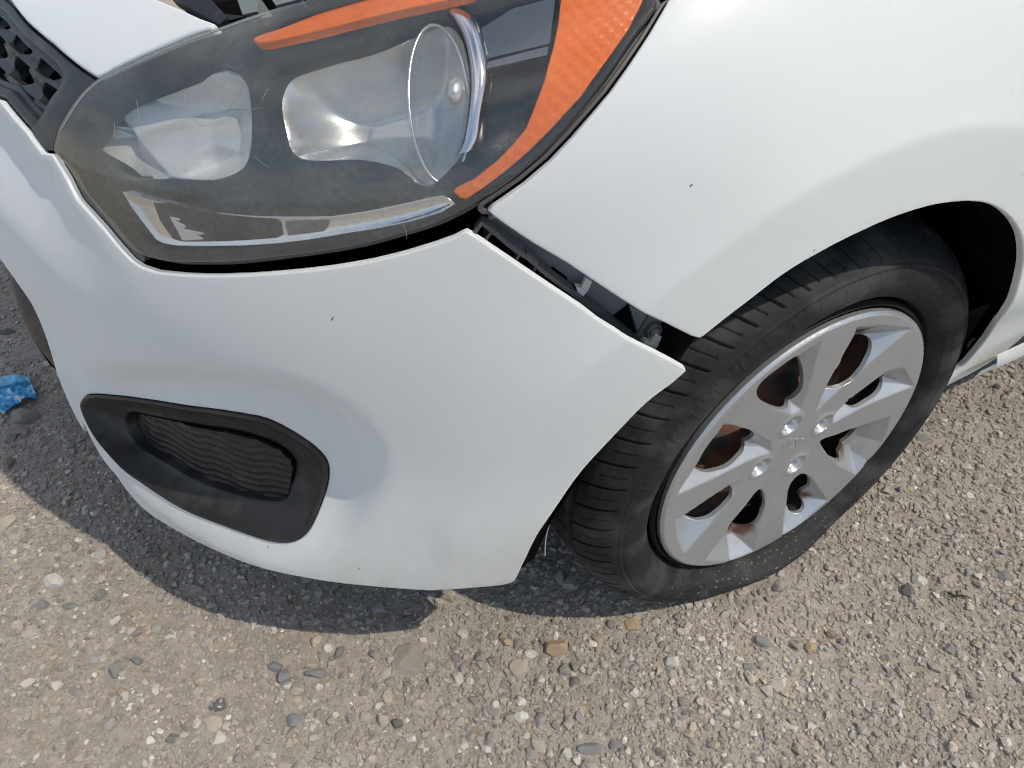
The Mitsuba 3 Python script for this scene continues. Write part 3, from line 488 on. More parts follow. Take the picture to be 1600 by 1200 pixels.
def scatter(n, smin, smax, power, seed, keep_dense):
    r = np.random.default_rng(seed)
    x, y = r.uniform(-1.0, 1.28, n), r.uniform(-.72, 1.28, n)
    # in front of the camera only, a little beyond the frame
    q = np.stack([x, y, x * 0], 1) - EYE
    rt = np.cross(FWD, UP)
    dep = q @ FWD
    a, b = (q @ rt) / dep, (q @ UP) / dep
    ok = (dep > .1) & (np.abs(a) < .80) & (np.abs(b) < .62) & visible_ground(x, y)
    ok &= r.uniform(size=n) < (gravel_amount(x, y) if keep_dense else .75)
    near = cKDTree(NAMED[:, :2]).query(np.stack([x, y], 1))
    ok &= near[0] > NAMED[near[1], 2] * 1.05
    x, y = x[ok], y[ok]
    s = smin * (1 - r.uniform(size=len(x)) * (1 - (smin / smax) ** power)) ** (-1 / power)
    return x, y, s, r


def stones_mesh(x, y, s, r, sink=.35, BASES=BASES, blend=.5):
    V, Fc, Cc = [], [], []
    base = 0
    kind = r.integers(0, len(BASES), len(x))
    ang = r.uniform(0, 2 * np.pi, len(x))
    h = ground_h(x, y)
    patch = meshkit.noise(np.stack([x * 9, y * 9, x * 0], -1), 9)
    tone = r.integers(0, len(TONES), len(x))
    for k, (bv, bf) in enumerate(BASES):
        i = np.nonzero(kind == k)[0]
        if len(i) == 0:
            continue
        c, sn = np.cos(ang[i]), np.sin(ang[i])
        px = bv[None, :, 0] * c[:, None] - bv[None, :, 1] * sn[:, None]
        py = bv[None, :, 0] * sn[:, None] + bv[None, :, 1] * c[:, None]
        pz = bv[None, :, 2] + r.normal(0, .12, (len(i), 1)) * px
        v = np.stack([x[i, None] + px * s[i, None], y[i, None] + py * s[i, None], h[i, None] + pz * s[i, None] + s[i, None] * (.42 - sink)], -1)
        w_ = np.where(r.uniform(size=(len(i), 1)) < .12, .15, blend)
        col = (TONES[tone[i]] * (1 - w_) + np.array([.395, .352, .303]) * w_) * r.uniform(.8, 1.15, (len(i), 1)) * (.88 + .24 * patch[i, None])
        V.append(v.reshape(-1, 3))
        Cc.append(np.repeat(col, len(bv), 0))
        Fc.append((bf[None] + (base + np.arange(len(i)) * len(bv))[:, None, None]).reshape(-1, 3))
        base += len(i) * len(bv)
    V, Fc, Cc = np.vstack(V), np.vstack(Fc), np.vstack(Cc)
    # faceted: every triangle has its own corners
    return (V[Fc.ravel()], np.arange(len(Fc) * 3).reshape(-1, 3)), Cc[Fc.ravel()]


m_, c_ = stones_mesh(*scatter(95000, .0025, .0092, 2.5, 21, True), sink=.15, blend=.42)
put('gravel', m_, 'stone_mix', smooth=False, color=c_, label='loose pebbles and grit scattered over the ground', cat='gravel', kind='stuff')
m_, c_ = stones_mesh(*scatter(90000, .0027, .0075, 2.5, 24, False), sink=.32, blend=.72, BASES=FLAT)
put('packed_gravel', m_, 'stone_mix', smooth=False, color=c_, label='small stones packed flush into the dusty ground', cat='gravel', kind='stuff')
m_, c_ = stones_mesh(*scatter(165000, .0011, .0030, 2.0, 22, True), sink=.12, BASES=CRUMBS)
put('grit', m_, 'stone_mix', smooth=False, color=c_, label='fine grit between the pebbles', cat='grit', kind='stuff')
m_, c_ = stones_mesh(*scatter(2600, .007, .016, 2.6, 23, False), sink=.62)
put('sunken_gravel', m_, 'stone_mix', smooth=False, color=c_, label='flat larger stones pressed into the ground', cat='gravel', kind='stuff')

COL = dict(white=(.64, .62, .57), pale=(.47, .425, .36), dusty=(.33, .30, .265), grey=(.27, .26, .25), blue=(.20, .215, .225), dark=(.11, .115, .125), brown=(.24, .19, .14), pink=(.44, .34, .29), tan=(.43, .32, .19), violet=(.20, .185, .21), shade=(.30, .30, .29))


def rock(rx, ry, hgt, seed, flat=False):
    """A broken stone: a ball cut by many planes, a little rough, with hard edges."""
    r = np.random.default_rng(seed)
    m = trimesh.creation.icosphere(3, 1.0)
    v = m.vertices.copy()
    for _ in range(11):
        d = r.normal(size=3)
        d[2] = abs(d[2]) * .8 if r.uniform() < .7 else d[2]
        d /= np.linalg.norm(d)
        k = r.uniform(.50, .88)
        v -= np.maximum(v @ d - k, 0)[:, None] * d * .985
    v *= 1 + .05 * (meshkit.fbm(v * 3.5 + seed, 3, seed) - .5)[:, None]
    v[:, 2] = np.maximum(v[:, 2], -.75)
    v[:, :2] /= np.abs(v[:, :2]).max(0)
    return v * [rx, ry, hgt], m.faces


for i, (x, y, rx, ry, ang, cname, lab) in enumerate(D['STONES']):
    flush = 'sunk' in lab or 'flat' in lab or 'broad' in lab or 'slab' in lab
    s = math.sqrt(rx * ry)
    hz = s * (.36 if flush else .85)
    v, f = rock(rx * 1.04, ry * 1.04, hz, 300 + i)
    a = math.radians(ang)
    v = np.stack([v[:, 0] * math.cos(a) - v[:, 1] * math.sin(a), v[:, 0] * math.sin(a) + v[:, 1] * math.cos(a), v[:, 2]], 1)
    v += [x, y, float(ground_h(np.array(x), np.array(y))) + hz * (.34 if flush else .48)]
    base = np.array(COL[cname]) * .80 + np.array([.33, .29, .245]) * .20
    grain = meshkit.fbm(v * 260, 3, i)[:, None]
    big = meshkit.fbm(v * 60 + i, 2, i + 3)[:, None]
    col = base * (.78 + .34 * grain) * (.88 + .24 * big)
    if 'specks' in lab or 'white and grey' in lab:
        col = np.where(meshkit.noise(v * 300, i)[:, None] > .72, [.62, .61, .58], col)
    if cname == 'tan':
        col = col * (1 - .5 * np.clip(big - .4, 0, 1)) + np.array([.30, .27, .2]) * .5 * np.clip(big - .4, 0, 1)
    col = np.clip(col, .02, .8)
    put('stone', (v[f.ravel()], np.arange(f.size).reshape(-1, 3)), 'stone_mix', smooth=False, color=col[f.ravel()], label=lab, cat='stone')

# blue wrapper: a crumpled film with a folded top edge
w0 = np.array(D['WRAP'])
W = np.array([w0[0] + [.03, -.012], w0[1], w0[2], w0[3]])
a_, b_ = np.meshgrid(np.linspace(0, 1, 46), np.linspace(0, 1, 40), indexing='ij')
top = W[0] * (1 - a_[..., None]) + W[1] * a_[..., None]
bot = W[3] * (1 - a_[..., None]) + W[2] * a_[..., None]
P2 = top * (1 - b_[..., None]) + bot * b_[..., None]
P2 = P2 + .004 * (np.stack([meshkit.noise(np.stack([a_ * 6, b_ * 6, a_ * 0 + k], -1), 40 + k) for k in (0, 1)], -1) - .5)
hh = .008 + .012 * np.abs(meshkit.fbm(np.stack([a_ * 4, b_ * 5, a_ * 0], -1), 3, 44) - .5) * 2 + .004 * (meshkit.noise(np.stack([a_ * 14, b_ * 14, a_ * 0], -1), 45) - .5)
hh = hh + np.where(b_ < .24, .005, 0) + .006 * np.sin(a_ * 3)
topv = np.concatenate([P2, (hh + ground_h(P2[..., 0], P2[..., 1]))[..., None]], -1)
film = grid_mesh(topv)
back = grid_mesh(topv - [0, 0, .0012])
fn = meshkit.fbm(np.stack([a_ * 5, b_ * 6, a_ * 0], -1), 3, 47)
colw = np.where((b_ < .24)[..., None], [.20, .55, .78], np.where((fn > .60)[..., None], [.55, .72, .82], np.where((fn < .40)[..., None], [.02, .22, .48], [.06, .38, .68])))
scene['wrapper_film'] = {'type': 'twosided', 'b': {'type': 'principled', 'base_color': {'type': 'mesh_attribute', 'name': 'vertex_color'}, 'roughness': .25, 'specular': .6}}
put('wrapper', join([film, back]), 'wrapper_film', smooth=True, color=np.vstack([colw.reshape(-1, 3)] * 2), label='crumpled blue plastic wrapper lying on the ground at the left edge', cat='wrapper')
tw = np.array(D['TWIG'])
tw = np.c_[spline(tw, 14), np.full(14, .006)]
put('twig', tube(tw, np.linspace(.0022, .0006, 14), 6), 'twig_bark', label='thin dark twig on the gravel at the right', cat='twig')

# ------------------------------------------------------------------ the car
CAR = 'car'
U = {k: to_uv(D[k]) for k in ('BUMP_TOP', 'BUMP_SEAM', 'BUMP_ARCH', 'UP_GR', 'UP_LENS', 'UP_BACK', 'GR_LENS', 'FEND_SEAM', 'FEND_ARCH', 'FEND_LENS', 'LENS')}
tz = lambda k: [list(q) for q in D[k]]
lens_poly = poly_uv(smooth_ring(D['LENS'], 260))
fog_tz = smooth_ring(D['FOG'], 130)
fog_poly = poly_uv(fog_tz)
arch_b = spline(D['BUMP_ARCH'], 40).tolist()
arch_f = spline([D['FEND_SEAM'][-1]] + D['FEND_ARCH'], 90).tolist()

bt = D['BUMP_TOP']
bumper_tz = [[-.55, .62], [-.3, .62], [0.0, .625]] + bt + D['BUMP_SEAM'] + arch_b + D['BUMP_BOT'] + [[t, .199] for t in np.linspace(D['BUMP_BOT'][-1][0] - .03, -.55, 30)]
bumper_poly = poly_uv(bumper_tz).difference(fog_poly.buffer(.0008))
top_line = LineString(to_uv([[-.55, .62], [0., .625]] + bt[:16]))
top_amp = lambda q: np.clip((.50 * UK - q[:, 0]) / (.16 * UK), 0, 1)
cre = D['CREASE'] + [[D['CREASE'][-1][0] - .012, .20], [D['CREASE'][-1][0] - .03, .15]]
cre = [[D['CREASE'][0][0] - .12, D['CREASE'][0][1] - .03]] + cre
crease_poly = Polygon(np.vstack([to_uv(spline(cre, 70)), to_uv([[.05, .12]])])).buffer(0)
crease_line = LineString(to_uv(spline(cre, 70)))
ARC = np.array(skin(*np.array(arch_f).T))
ax_, az_ = .011, .244
arch_line = LineString(np.array([[p[0], p[2]] for p in ARC]).tolist())
barch_line = LineString([[p[0], p[2]] for p in skin(*np.array(arch_b).T)])


def sm(x):
    x = np.clip(x, 0, 1)
    return x * x * (3 - 2 * x)


def flare(q, line, width):
    """The pressed band round the wheel arch: the skin sweeps out to a crease and runs flat from there to the edge."""
    P = on_skin(q)
    d = shapely.distance(shapely.points(P[:, 0], P[:, 2]), line)
    k = np.clip((width + .13 - d) / .13, 0, 1)
    return .016 * k ** 2.4


def bflare(q):
    return flare(q, barch_line, .075) * sm((q[:, 0] - .55 * UK) / .2) * (.3 + .7 * sm((from_uv(q)[1] - .19) / .15))


def scoop(q):
    """How far inside the pressed-in field round the fog lamp a point lies, softened."""
    out = 0
    ang_ = np.arange(8) * np.pi / 4
    offs = [(0, 0)] + [(r * np.cos(a), r * np.sin(a)) for r in (.007, .014, .021) for a in ang_ + r * 90]
    for o in offs:
        p_ = q + np.array(o)
        pt = shapely.points(p_)
        s = shapely.distance(pt, crease_line) * np.where(shapely.contains(crease_poly, pt), 1, -1)
        out = out + sm((s + .004) / .036) * sm((from_uv(p_)[1] - .205) / .12) * (.12 + .88 * sm((p_[:, 0] / UK - .24) / .18))
    return out / len(offs)


def bumper_disp(q):
    pts = shapely.points(q)
    d = np.zeros(len(q))
    # undercut below the grille and the headlight, over a shelf
    s = shapely.distance(pts, top_line)
    g = np.where(s < .036, sm(s / .036), 1 - sm((s - .036) / .085))
    d -= .012 * g * sm(top_amp(q)) * (s > .0015)
    # the scoop round the fog lamp
    d -= .026 * scoop(q)
    d += bflare(q)
    # tuck under at the bottom lip
    zz = from_uv(q)[1]
    d -= .004 * sm((.222 - zz) / .03) ** 2
    # slight waviness of a knocked plastic part
    d += .0012 * (meshkit.fbm(np.c_[q * 5, q[:, 0] * 0], 2, 3) - .5)
    return d


put(CAR + '__bumper', panel(bumper_poly, bumper_disp, step=.0065, flange=.004), 'white_paint', smooth=42, label='scuffed white front bumper pulled loose from the fender')

# upper panel between grille, headlight and bonnet opening
ub = [[-.5, .772], [0., .768], [.2, .766]]
upper_tz = [[-.5, .74], [0., .737]] + D['UP_GR'] + D['UP_LENS'] + D['UP_BACK'] + ub[::-1]
put(CAR + '__upper_panel', panel(poly_uv(upper_tz), step=.010, flange=.02, r=.003), 'white_paint', smooth=42)

# fender
ft = D['FEND_LENS'][::-1]
fender_tz = D['FEND_SEAM'] + arch_f[1:] + D['FEND_BOT'] + [[1.55, .262], [1.62, .40], [1.62, .805], [1.2, .815], [.98, .815], [.90, .808]] + D['FEND_LENS']


def fender_disp(q):
    t, z = from_uv(q)
    rear_ = (t > 1.0 + .11) * 1.0
    fl = flare(q, arch_line, .066)
    return np.where(rear_ > 0, fl * (1 - .9 * sm((.46 - z) / .16)) - .028 * sm((.44 - z) / .17), fl)


put(CAR + '__fender', panel(poly_uv(fender_tz), fender_disp, step=.0062, flange=.006, r=.0022), 'white_paint', smooth=42)
put(CAR + '__door', panel(poly_uv([[1.626, .262], [2.6, .262], [2.6, .805], [1.626, .805]]), step=.03, flange=.02), 'white_paint', smooth=42)
sx = np.linspace(-.350, -1.6, 30)
put(CAR + '__sill', grid_mesh(np.stack([np.stack([sx, np.full(30, .842 - .004 * j + (.012 if j == 1 else 0)), np.full(30, .258 - .018 * j)], -1) for j in range(4)], 1)), 'white_paint', smooth=True)

# grille
grille_tz = [[-.5, .632], [-.5, .732], [0., .731]] + [[a, b - .0015] for a, b in D['UP_GR']] + D['GR_LENS'] + [[a, b + .002] for a, b in D['BUMP_TOP'][2::-1]] + [[0., .632]]
gp = poly_uv(grille_tz)
op = poly_uv(D['GR_OPEN'] + [[.20, .640], [.0, .650], [-.4, .650], [-.4, .718], [0.0, .718], [.15, .722]]).buffer(-.004).buffer(.004).intersection(gp.buffer(-.010))
put(CAR + '__grille', panel(gp.difference(op), lambda q: -.004 + .0015 * np.clip(shapely.distance(shapely.points(q), op.exterior) / .01, 0, 1), step=.006, flange=.018, r=.003), 'grille_plastic', smooth=42)
put(CAR + '__grille__inner_frame', panel(op.buffer(.001).difference(op.buffer(-.0065)), lambda q: np.full(len(q), -.009), step=.004, flange=.012, r=.0015), 'grille_plastic', smooth=42)
# honeycomb: wavy bars with flat hexagonal openings
c0 = to_uv(D['GR_OPEN'])
g0, g1 = to_uv([D['GR_OPEN'][1]])[0], to_uv([D['GR_OPEN'][3]])[0]
rowd = (g1 - g0) / np.linalg.norm(g1 - g0)
rown = np.array([-rowd[1], rowd[0]])
cells = []
LU, LV = .062, .0225
for i in range(-16, 6):
    for j in range(-3, 9):
        c = c0[4] - rowd * .030 + rowd * (i * LU + (j % 2) * LU / 2) - rown * (j - 1.6) * LV * (1 if rown[1] > 0 else -1)
        hexa = [(-.44, 0), (-.27, .40), (.25, .42), (.44, .02), (.27, -.38), (-.25, -.42)]
        cells.append(Polygon([c + rowd * a * LU * .84 + rown * b * LV * 1.16 for a, b in hexa]).buffer(-.0012).buffer(.0008))
mesh_poly = op.buffer(-.006).difference(unary_union(cells))
for g in (getattr(mesh_poly, 'geoms', [mesh_poly])):
    if g.area > 4e-5 and not g.buffer(-.0013).is_empty:
        put(CAR + '__grille__honeycomb', panel(g, lambda q: -.010 - .006 * np.abs(np.sin((q - c0[4]) @ rown / LV * np.pi)), step=.004, flange=.012, r=.0012), 'grille_plastic', smooth=42)
put(CAR + '__grille__backing', panel(op, lambda q: np.full(len(q), -.034), step=.02), 'liner_plastic')

# fog lamp bezel: outer rim, a scooped wall and a louvred blank
ring = to_uv(fog_tz)
fin = to_uv(smooth_ring(D['FOGIN'], 130))
k0 = np.argmin(np.linalg.norm(fin - ring[0], axis=1))
# pair the two rings by arc length from their left tips


def by_length(q, n=180):
    s = np.concatenate([[0], np.cumsum(np.linalg.norm(np.diff(np.vstack([q, q[:1]]), axis=0), axis=1))])
    g = np.linspace(0, s[-1], n, endpoint=False)
    qq = np.vstack([q, q[:1]])
    return np.stack([np.interp(g, s, qq[:, k]) for k in (0, 1)], 1)


def key_pair(KA, KB, m=20):
    """Both rings cut at matching corners, each stretch walked in m steps."""
    outA, outB = [], []
    for (ra, ka), (rb, kb) in [((ring, KA), (fin, KB))]:
        for i in range(len(ka)):
            for R, K, o in ((ra, ka, outA), (rb, kb, outB)):
                i0, i1 = K[i], K[(i + 1) % len(K)]
                seq = R[i0:i1 + 1] if i1 > i0 else np.vstack([R[i0:], R[:i1 + 1]])
                o.append(by_open(seq, m))
    return np.vstack(outA), np.vstack(outB)


def by_open(q, m):
    s = np.concatenate([[0], np.cumsum(np.linalg.norm(np.diff(q, axis=0), axis=1))])
    g = np.linspace(0, s[-1], m, endpoint=False)
    return np.stack([np.interp(g, s, q[:, k]) for k in (0, 1)], 1)


near = lambda R, pt: int(np.argmin(np.linalg.norm(R - to_uv([pt])[0], axis=1)))
KA = [near(ring, D['FOG'][i]) for i in (1, 9, 14, 20, 26)]
KB = [near(fin, D['FOGIN'][i]) for i in (0, 5, 7, 10, 15)]
A, B = key_pair(KA, KB, 36)
d_out = bumper_disp(A)
loft = []
for s, dd in ((0.0, .0015), (.012, .0028), (.05, .003), (.10, .0015), (.14, -.004), (.3, -.012), (.5, -.020), (.7, -.026), (.88, -.029), (1.0, -.031), (1.0, -.050)):
    sA = np.clip(s, 0, 1)
    loft.append(on_skin(A * (1 - sA) + B * sA, d_out * (1 - .3 * sA) + dd))
loft.insert(0, on_skin(A, d_out - .012))
put(CAR + '__bumper__fog_bezel', grid_mesh(np.stack(loft), wrap=True), 'faded_plastic', smooth=50, label='faded black plastic surround of the blank fog lamp hole')
finp = Polygon(B).buffer(0)
bd = float(np.mean(d_out)) * .7 + .004
x0, y0, x1, y1 = finp.bounds
# louvres follow the long axis; each runs wavy
la = to_uv([D['FOGIN'][0]])[0]
lb = to_uv([D['FOGIN'][7]])[0]
ld = (lb - la) / np.linalg.norm(lb - la)
ln = np.array([-ld[1], ld[0]])
put(CAR + '__bumper__fog_grille', panel(finp.buffer(.001), lambda q: bd - .040 + .0032 * np.abs(np.sin(((q - la) @ ln + .0022 * np.tanh(2.2 * np.sin((q - la) @ ld * 70)) + .10 * ((q - la) @ ld) ** 2) / .0084 * np.pi)) ** .6, step=.0032, flange=.004, r=.0008), 'black_plastic', smooth=30, label='ribbed black fog lamp blank')

bb = np.array(D['BUMP_BOT'])
lt2 = np.linspace(bb[0, 0] - .012, -.55, 110)
uvl = to_uv(np.c_[lt2, np.interp(lt2, np.r_[-.6, bb[::-1, 0]], np.r_[.199, bb[::-1, 1]]) + .0004])
put(CAR + '__bumper__return_lip', grid_mesh(np.stack([on_skin(uvl + [0, z_], bflare(uvl) + d_) for z_, d_ in ((0.0, -.008), (-.001, -.012), (.002, -.030), (.006, -.060))])), 'black_plastic', smooth=True)

# lower intake lip seen past the bumper's outline
lt = np.linspace(-.5, .215, 40)
lip = []
for dz, dd in ((.37, -.02), (.355, .010), (.33, .017), (.29, .016), (.255, .008), (.245, -.03)):
    lip.append(on_skin(to_uv(np.c_[lt, np.full(40, dz)]), dd * np.clip((.195 - lt) / .06, 0, 1) - .012 * np.clip((lt - .13) / .05, 0, 1)))
put(CAR + '__bumper__intake_lip', grid_mesh(np.stack(lip)), 'faded_plastic', smooth=True, label='dull brown black lip of the lower intake')

fl = LineString(to_uv(D['BUMP_TOP'][3:10])).buffer(.0075).difference(lens_poly.buffer(.0006)).difference(bumper_poly.buffer(.0005))
for g in getattr(fl, 'geoms', [fl]):
    if g.area > 2e-5:
        put(CAR + '__headlight__gasket', panel(g, lambda q: np.full(len(q), -.006), step=.004, r=.0006, flange=.02), 'gasket_grey')
# ---------------- headlight
lensm = panel(lens_poly.buffer(-.0005), lambda q: np.full(len(q), .0), step=.008, r=.0035, flange=.0005)
put(CAR + '__headlight__lens', lensm, 'lens_plastic', smooth=True, label='hazy scratched headlight lens')
rimp = lens_poly.difference(lens_poly.buffer(-.0105))
put(CAR + '__headlight__lens_rim', panel(rimp, lambda q: -.0075 + .0012 * np.sin(shapely.distance(shapely.points(q), lens_poly.exterior) / .0105 * np.pi * 5), step=.0016, r=.0006, flange=.030), 'seal_rubber', smooth=60)
SCR = [[(.505, .728), (.512, .722), (.522, .717), (.531, .712), (.536, .711)], [(.548, .722), (.556, .724), (.566, .725), (.574, .727)], [(.470, .716), (.476, .711), (.481, .708)],
       [(.551, .735), (.5512, .727), (.550, .720)], [(.571, .737), (.5715, .731)], [(.585, .700), (.592, .697), (.598, .695)], [(.700, .668), (.703, .662), (.7045, .655)], [(.46, .700), (.463, .694), (.467, .689)]]
for q in SCR:
    a_s = on_skin(to_uv(q), .0002)
    put(CAR + '__headlight__scratch', tube(spline(a_s, 14), np.r_[.0001, np.full(12, .00022), .0001], 5), 'scratch_grey', smooth=True)
rib = to_uv(spline(D['LENS'][2:13], 50))
rt_ = np.gradient(rib, axis=0)
rt_ /= np.linalg.norm(rt_, axis=1, keepdims=True)
rn_ = np.stack([rt_[:, 1], -rt_[:, 0]], 1)
rn_ *= np.sign(np.sum((np.array(lens_poly.centroid.coords[0]) - rib[25]) * rn_[25]))
put(CAR + '__headlight__lens_edge', tube(on_skin(rib + rn_ * .0065, .0001), .0007, 6), 'lens_edge', smooth=True)
hb = poly_uv(smooth_ring(D['HB'], 120))
lb_ = poly_uv(smooth_ring(D['LB'], 140))
amb = poly_uv(D['AMB'])
drl = poly_uv(D['DRL'])
strip = poly_uv(D['STRIP'])
inside = lens_poly.buffer(-.009)
bez = inside.difference(hb).difference(lb_)


def bez_d(q):
    s = shapely.distance(shapely.points(q), inside.exterior)
    d = -.0125 - .020 * sm(s / .045)
    mid = LineString(to_uv([D['HB'][9], D['HB'][13]]))
    d = d + .004 * np.exp(-(shapely.distance(shapely.points(q), mid) / .02) ** 2)
    return d


for g in getattr(bez, 'geoms', [bez]):
    if g.area > 1e-4:
        put(CAR + '__headlight', panel(g, bez_d, step=.006, r=.002, flange=.012), 'bezel_plastic', smooth=42)


def bowl(poly, d0, depth, axis, bands, shift=(0, 0, 0), n=220, rings=46, wav=.0):
    ring = resample(poly.exterior.coords, poly.exterior.length / n)
    Bp = on_skin(ring, bez_d(ring) + d0)
    c = Bp.mean(0) + np.array(shift)
    ax = np.asarray(axis, float) / np.linalg.norm(axis)
    rows = []
    for rho in np.linspace(1, .02, rings):
        p = c + (Bp - c) * rho
        dep = depth * (1 - rho ** 2.3)
        q = p - ax * dep
        if bands:
            zz = (q[:, 2] - c[2])
            q = q - ax * (bands[1] * (np.abs(((zz / bands[0]) % 1) - .5) * 2) ** 2 * (1 - rho ** 6))[:, None]
        rows.append(q)
    return grid_mesh(np.stack(rows), wrap=True), c, ax


nh = skin_n(skin(.52, .68)[None])[0]
from scipy.interpolate import LinearNDInterpolator
HC = np.array(D['HBC'])
hfield = LinearNDInterpolator(to_uv(HC[:, :2]), -HC[:, 2], fill_value=-.034)
hbp = hb.buffer(.001)


def hb_d(q):
    f = 0
    for dx, dy in ((0, 0), (.0028, 0), (-.0028, 0), (0, .0028), (0, -.0028)):
        f = f + hfield(q + [dx, dy])
    return f / 5


put(CAR + '__headlight__high_beam_reflector', panel(hbp, hb_d, step=.0022, r=.0006, flange=.002), 'facet_chrome', smooth=30)
hc = on_skin(to_uv([[.60, .70]]), -.05)[0]
ax1 = nh


def lb_d(q):
    s = shapely.distance(shapely.points(q), lb_.exterior)
    return -.031 - .050 * (1 - (1 - np.clip(s / .060, 0, 1)) ** 2.2)


put(CAR + '__headlight__low_beam_reflector', panel(lb_.buffer(.001), lb_d, step=.004, r=.0006, flange=.002), 'chrome', smooth=True)
# amber side reflector and the amber turn strip
put(CAR + '__headlight__amber_reflector', panel(amb.intersection(lens_poly.buffer(-.004)), lambda q: -.006 + .0005 * np.sin(q[:, 0] * 1400) * np.sin(q[:, 1] * 1400), step=.0035, r=.001, flange=.006), 'amber_plastic', smooth=42, label='orange side reflector at the outer end of the headlight')
put(CAR + '__headlight__turn_signal_strip', panel(strip, lambda q: np.full(len(q), -.0095), step=.004, r=.0015, flange=.006), 'amber_plastic', smooth=42, label='narrow orange strip along the top of the headlight')
# light strip: a chrome channel with an inner window split in panes
put(CAR + '__headlight__light_strip', panel(drl, lambda q: -.0062 - .0016 * sm(shapely.distance(shapely.points(q), drl.exterior) / .006), step=.004, r=.0012, flange=.008), 'bright_chrome', smooth=42, label='chrome light strip along the foot of the headlight')

for k_, (pn, mt) in enumerate(zip(D['PANES'], ('smoked_pane', 'warm_pane', 'white_reflector'))):
    pp_ = poly_uv(pn)
    put(CAR + '__headlight__strip_' + ('window', 'window', 'reflector')[k_], panel(pp_, lambda q, k_=k_: np.full(len(q), (-.0062, -.0065, -.0056)[k_]), step=.004, r=.0008, flange=.004), mt, smooth=42)

# projector ring of the low beam, its lens and the bulb cap
RP = np.array(D['RING_O'])
RI = np.array(D['RING_I'])
ro, ri = spline(RP, 80), spline(RI, 80)
mid = (ro + ri) / 2 + .0025 * nh
put(CAR + '__headlight__ring', grid_mesh(np.stack([ro - .010 * nh, ro, mid, ri, ri - .012 * nh])), 'bright_chrome', smooth=True, label='bright curved chrome ring beside the low beam')
EL = np.array(D['ELL'])
ce = EL.mean(0)
lensd = np.stack([ce + (EL - ce) * r + nh * (.010 * (1 - r * r)) for r in np.linspace(1, .01, 18)])
put(CAR + '__headlight__projector_rim', tube(np.vstack([EL, EL[:2]]), .0014, 8), 'chrome', smooth=True)
put(CAR + '__headlight__projector_lens', grid_mesh(lensd, wrap=True), 'fluted_glass', smooth=True)
CP = np.array(D['CAP'])
put(CAR + '__headlight__bulb_cap', grid_mesh(np.stack([CP.mean(0) + (CP - CP.mean(0)) * r + nh * (.006 * (1 - r ** 3)) for r in (1, .95, .85, .6, .3, .02)]), wrap=True), 'chrome', smooth=True)
# reflectors beside the ring: a long step facet
for q4 in D['FACETS']:
    put(CAR + '__headlight__facet', prism(q4, .004), 'smoked_chrome', smooth=30)

# seal strip in the gap between headlight and fender
e_out = LineString(to_uv(D['FEND_LENS'] + [D['FEND_SEAM'][0]]))
gapl = e_out.buffer(.0075).difference(e_out.buffer(.0028)).intersection(Polygon(to_uv(D['LENS'])).buffer(.02)).difference(lens_poly.buffer(.0005)).difference(poly_uv(fender_tz))
for g in getattr(gapl, 'geoms', [gapl]):
    if g.area > 2e-5:
        put(CAR + '__headlight__seal', panel(g, lambda q: np.full(len(q), -.008), step=.004, r=.0008, flange=.02), 'grey_seal')

hf = lens_poly.buffer(.0065).difference(lens_poly.buffer(.0004)).difference(bumper_poly.buffer(.0012)).difference(poly_uv(fender_tz).buffer(.002)).difference(poly_uv(upper_tz).buffer(.001)).difference(gp)
for g in getattr(hf, 'geoms', [hf]):
    if g.area > 6e-5 and not g.buffer(-.0008).is_empty:
        put(CAR + '__headlight__housing_flange', panel(g, lambda q: np.full(len(q), -.012), step=.004, r=.0006, flange=.01), 'bracket_plastic', smooth=40)

# ---------------- inside the open seam and behind everything
innerp = unary_union([Polygon(bumper_poly.exterior), lens_poly, poly_uv(upper_tz), gp, Polygon(U['FEND_SEAM'].tolist() + U['BUMP_SEAM'][::-1].tolist())]).buffer(.006).buffer(-.004)
innerp = innerp if innerp.geom_type == 'Polygon' else max(innerp.geoms, key=lambda g: g.area)
innerp = Polygon(innerp.exterior).difference(poly_uv([[-.5, .765], [.40, .760], [.56, .775], [.75, .80], [.75, .83], [-.5, .83]]))
put(CAR + '__inner_shell', panel(innerp, lambda q: np.full(len(q), -.105), step=.02, r=.001, flange=.002), 'liner_plastic', smooth=42)
I = D['IN']


def ribbon(a, b, depth):
    """A bar between two edge lines on the skin, going `depth` inwards."""
    a, b = spline(a, 50), spline(b, 50)
    na, nb = skin_n(a), skin_n(b)
    return grid_mesh(np.stack([a - na * depth, a, b, b - nb * depth]))


rl_ = I['rail']
put(CAR + '__bumper__bracket', join([prism(I['end_wall'], .012), ribbon(rl_[:15], rl_[15:][::-1] if len(rl_[15:]) > 2 else rl_[15:], .012), prism(I['plate'], .012)]), 'bracket_plastic', smooth=20, label='ribbed black plastic bracket along the loose bumper edge')
for k in ('rib0', 'rib1', 'rib2', 'rib3'):
    put(CAR + '__bumper__bracket_rib', prism(I[k], .018), 'bracket_plastic', smooth=20)
put(CAR + '__fender__inner_panel', ribbon(I['panel'][:8], I['panel'][:8:-1], .004), 'grey_metal', smooth=20, label='grey inner metal seen through the open seam')
for k in ('slot', 'slot2'):
    put(CAR + '__fender__slot', prism(I[k], .002), 'liner_plastic', smooth=20)
put(CAR + '__fender__flap', prism(I['flap'], .003), 'grey_metal', smooth=20)
put(CAR + '__fender__bracket', prism(I['bracket'], .004), 'primer_metal', smooth=20)
put(CAR + '__fender__clip', join([prism(I['tab'], .004), prism(I['tabfoot'], .006)]), 'clip_plastic', smooth=20, label='pale plastic clip, upper of the two in the seam')
put(CAR + '__fender__clip', join([prism(I['clip'], .006), prism(I['clipfoot'], .006)]), 'clip_plastic', smooth=20, label='pale plastic clip, lower of the two near the wheel')
gc = np.array(I['grommet'][0])
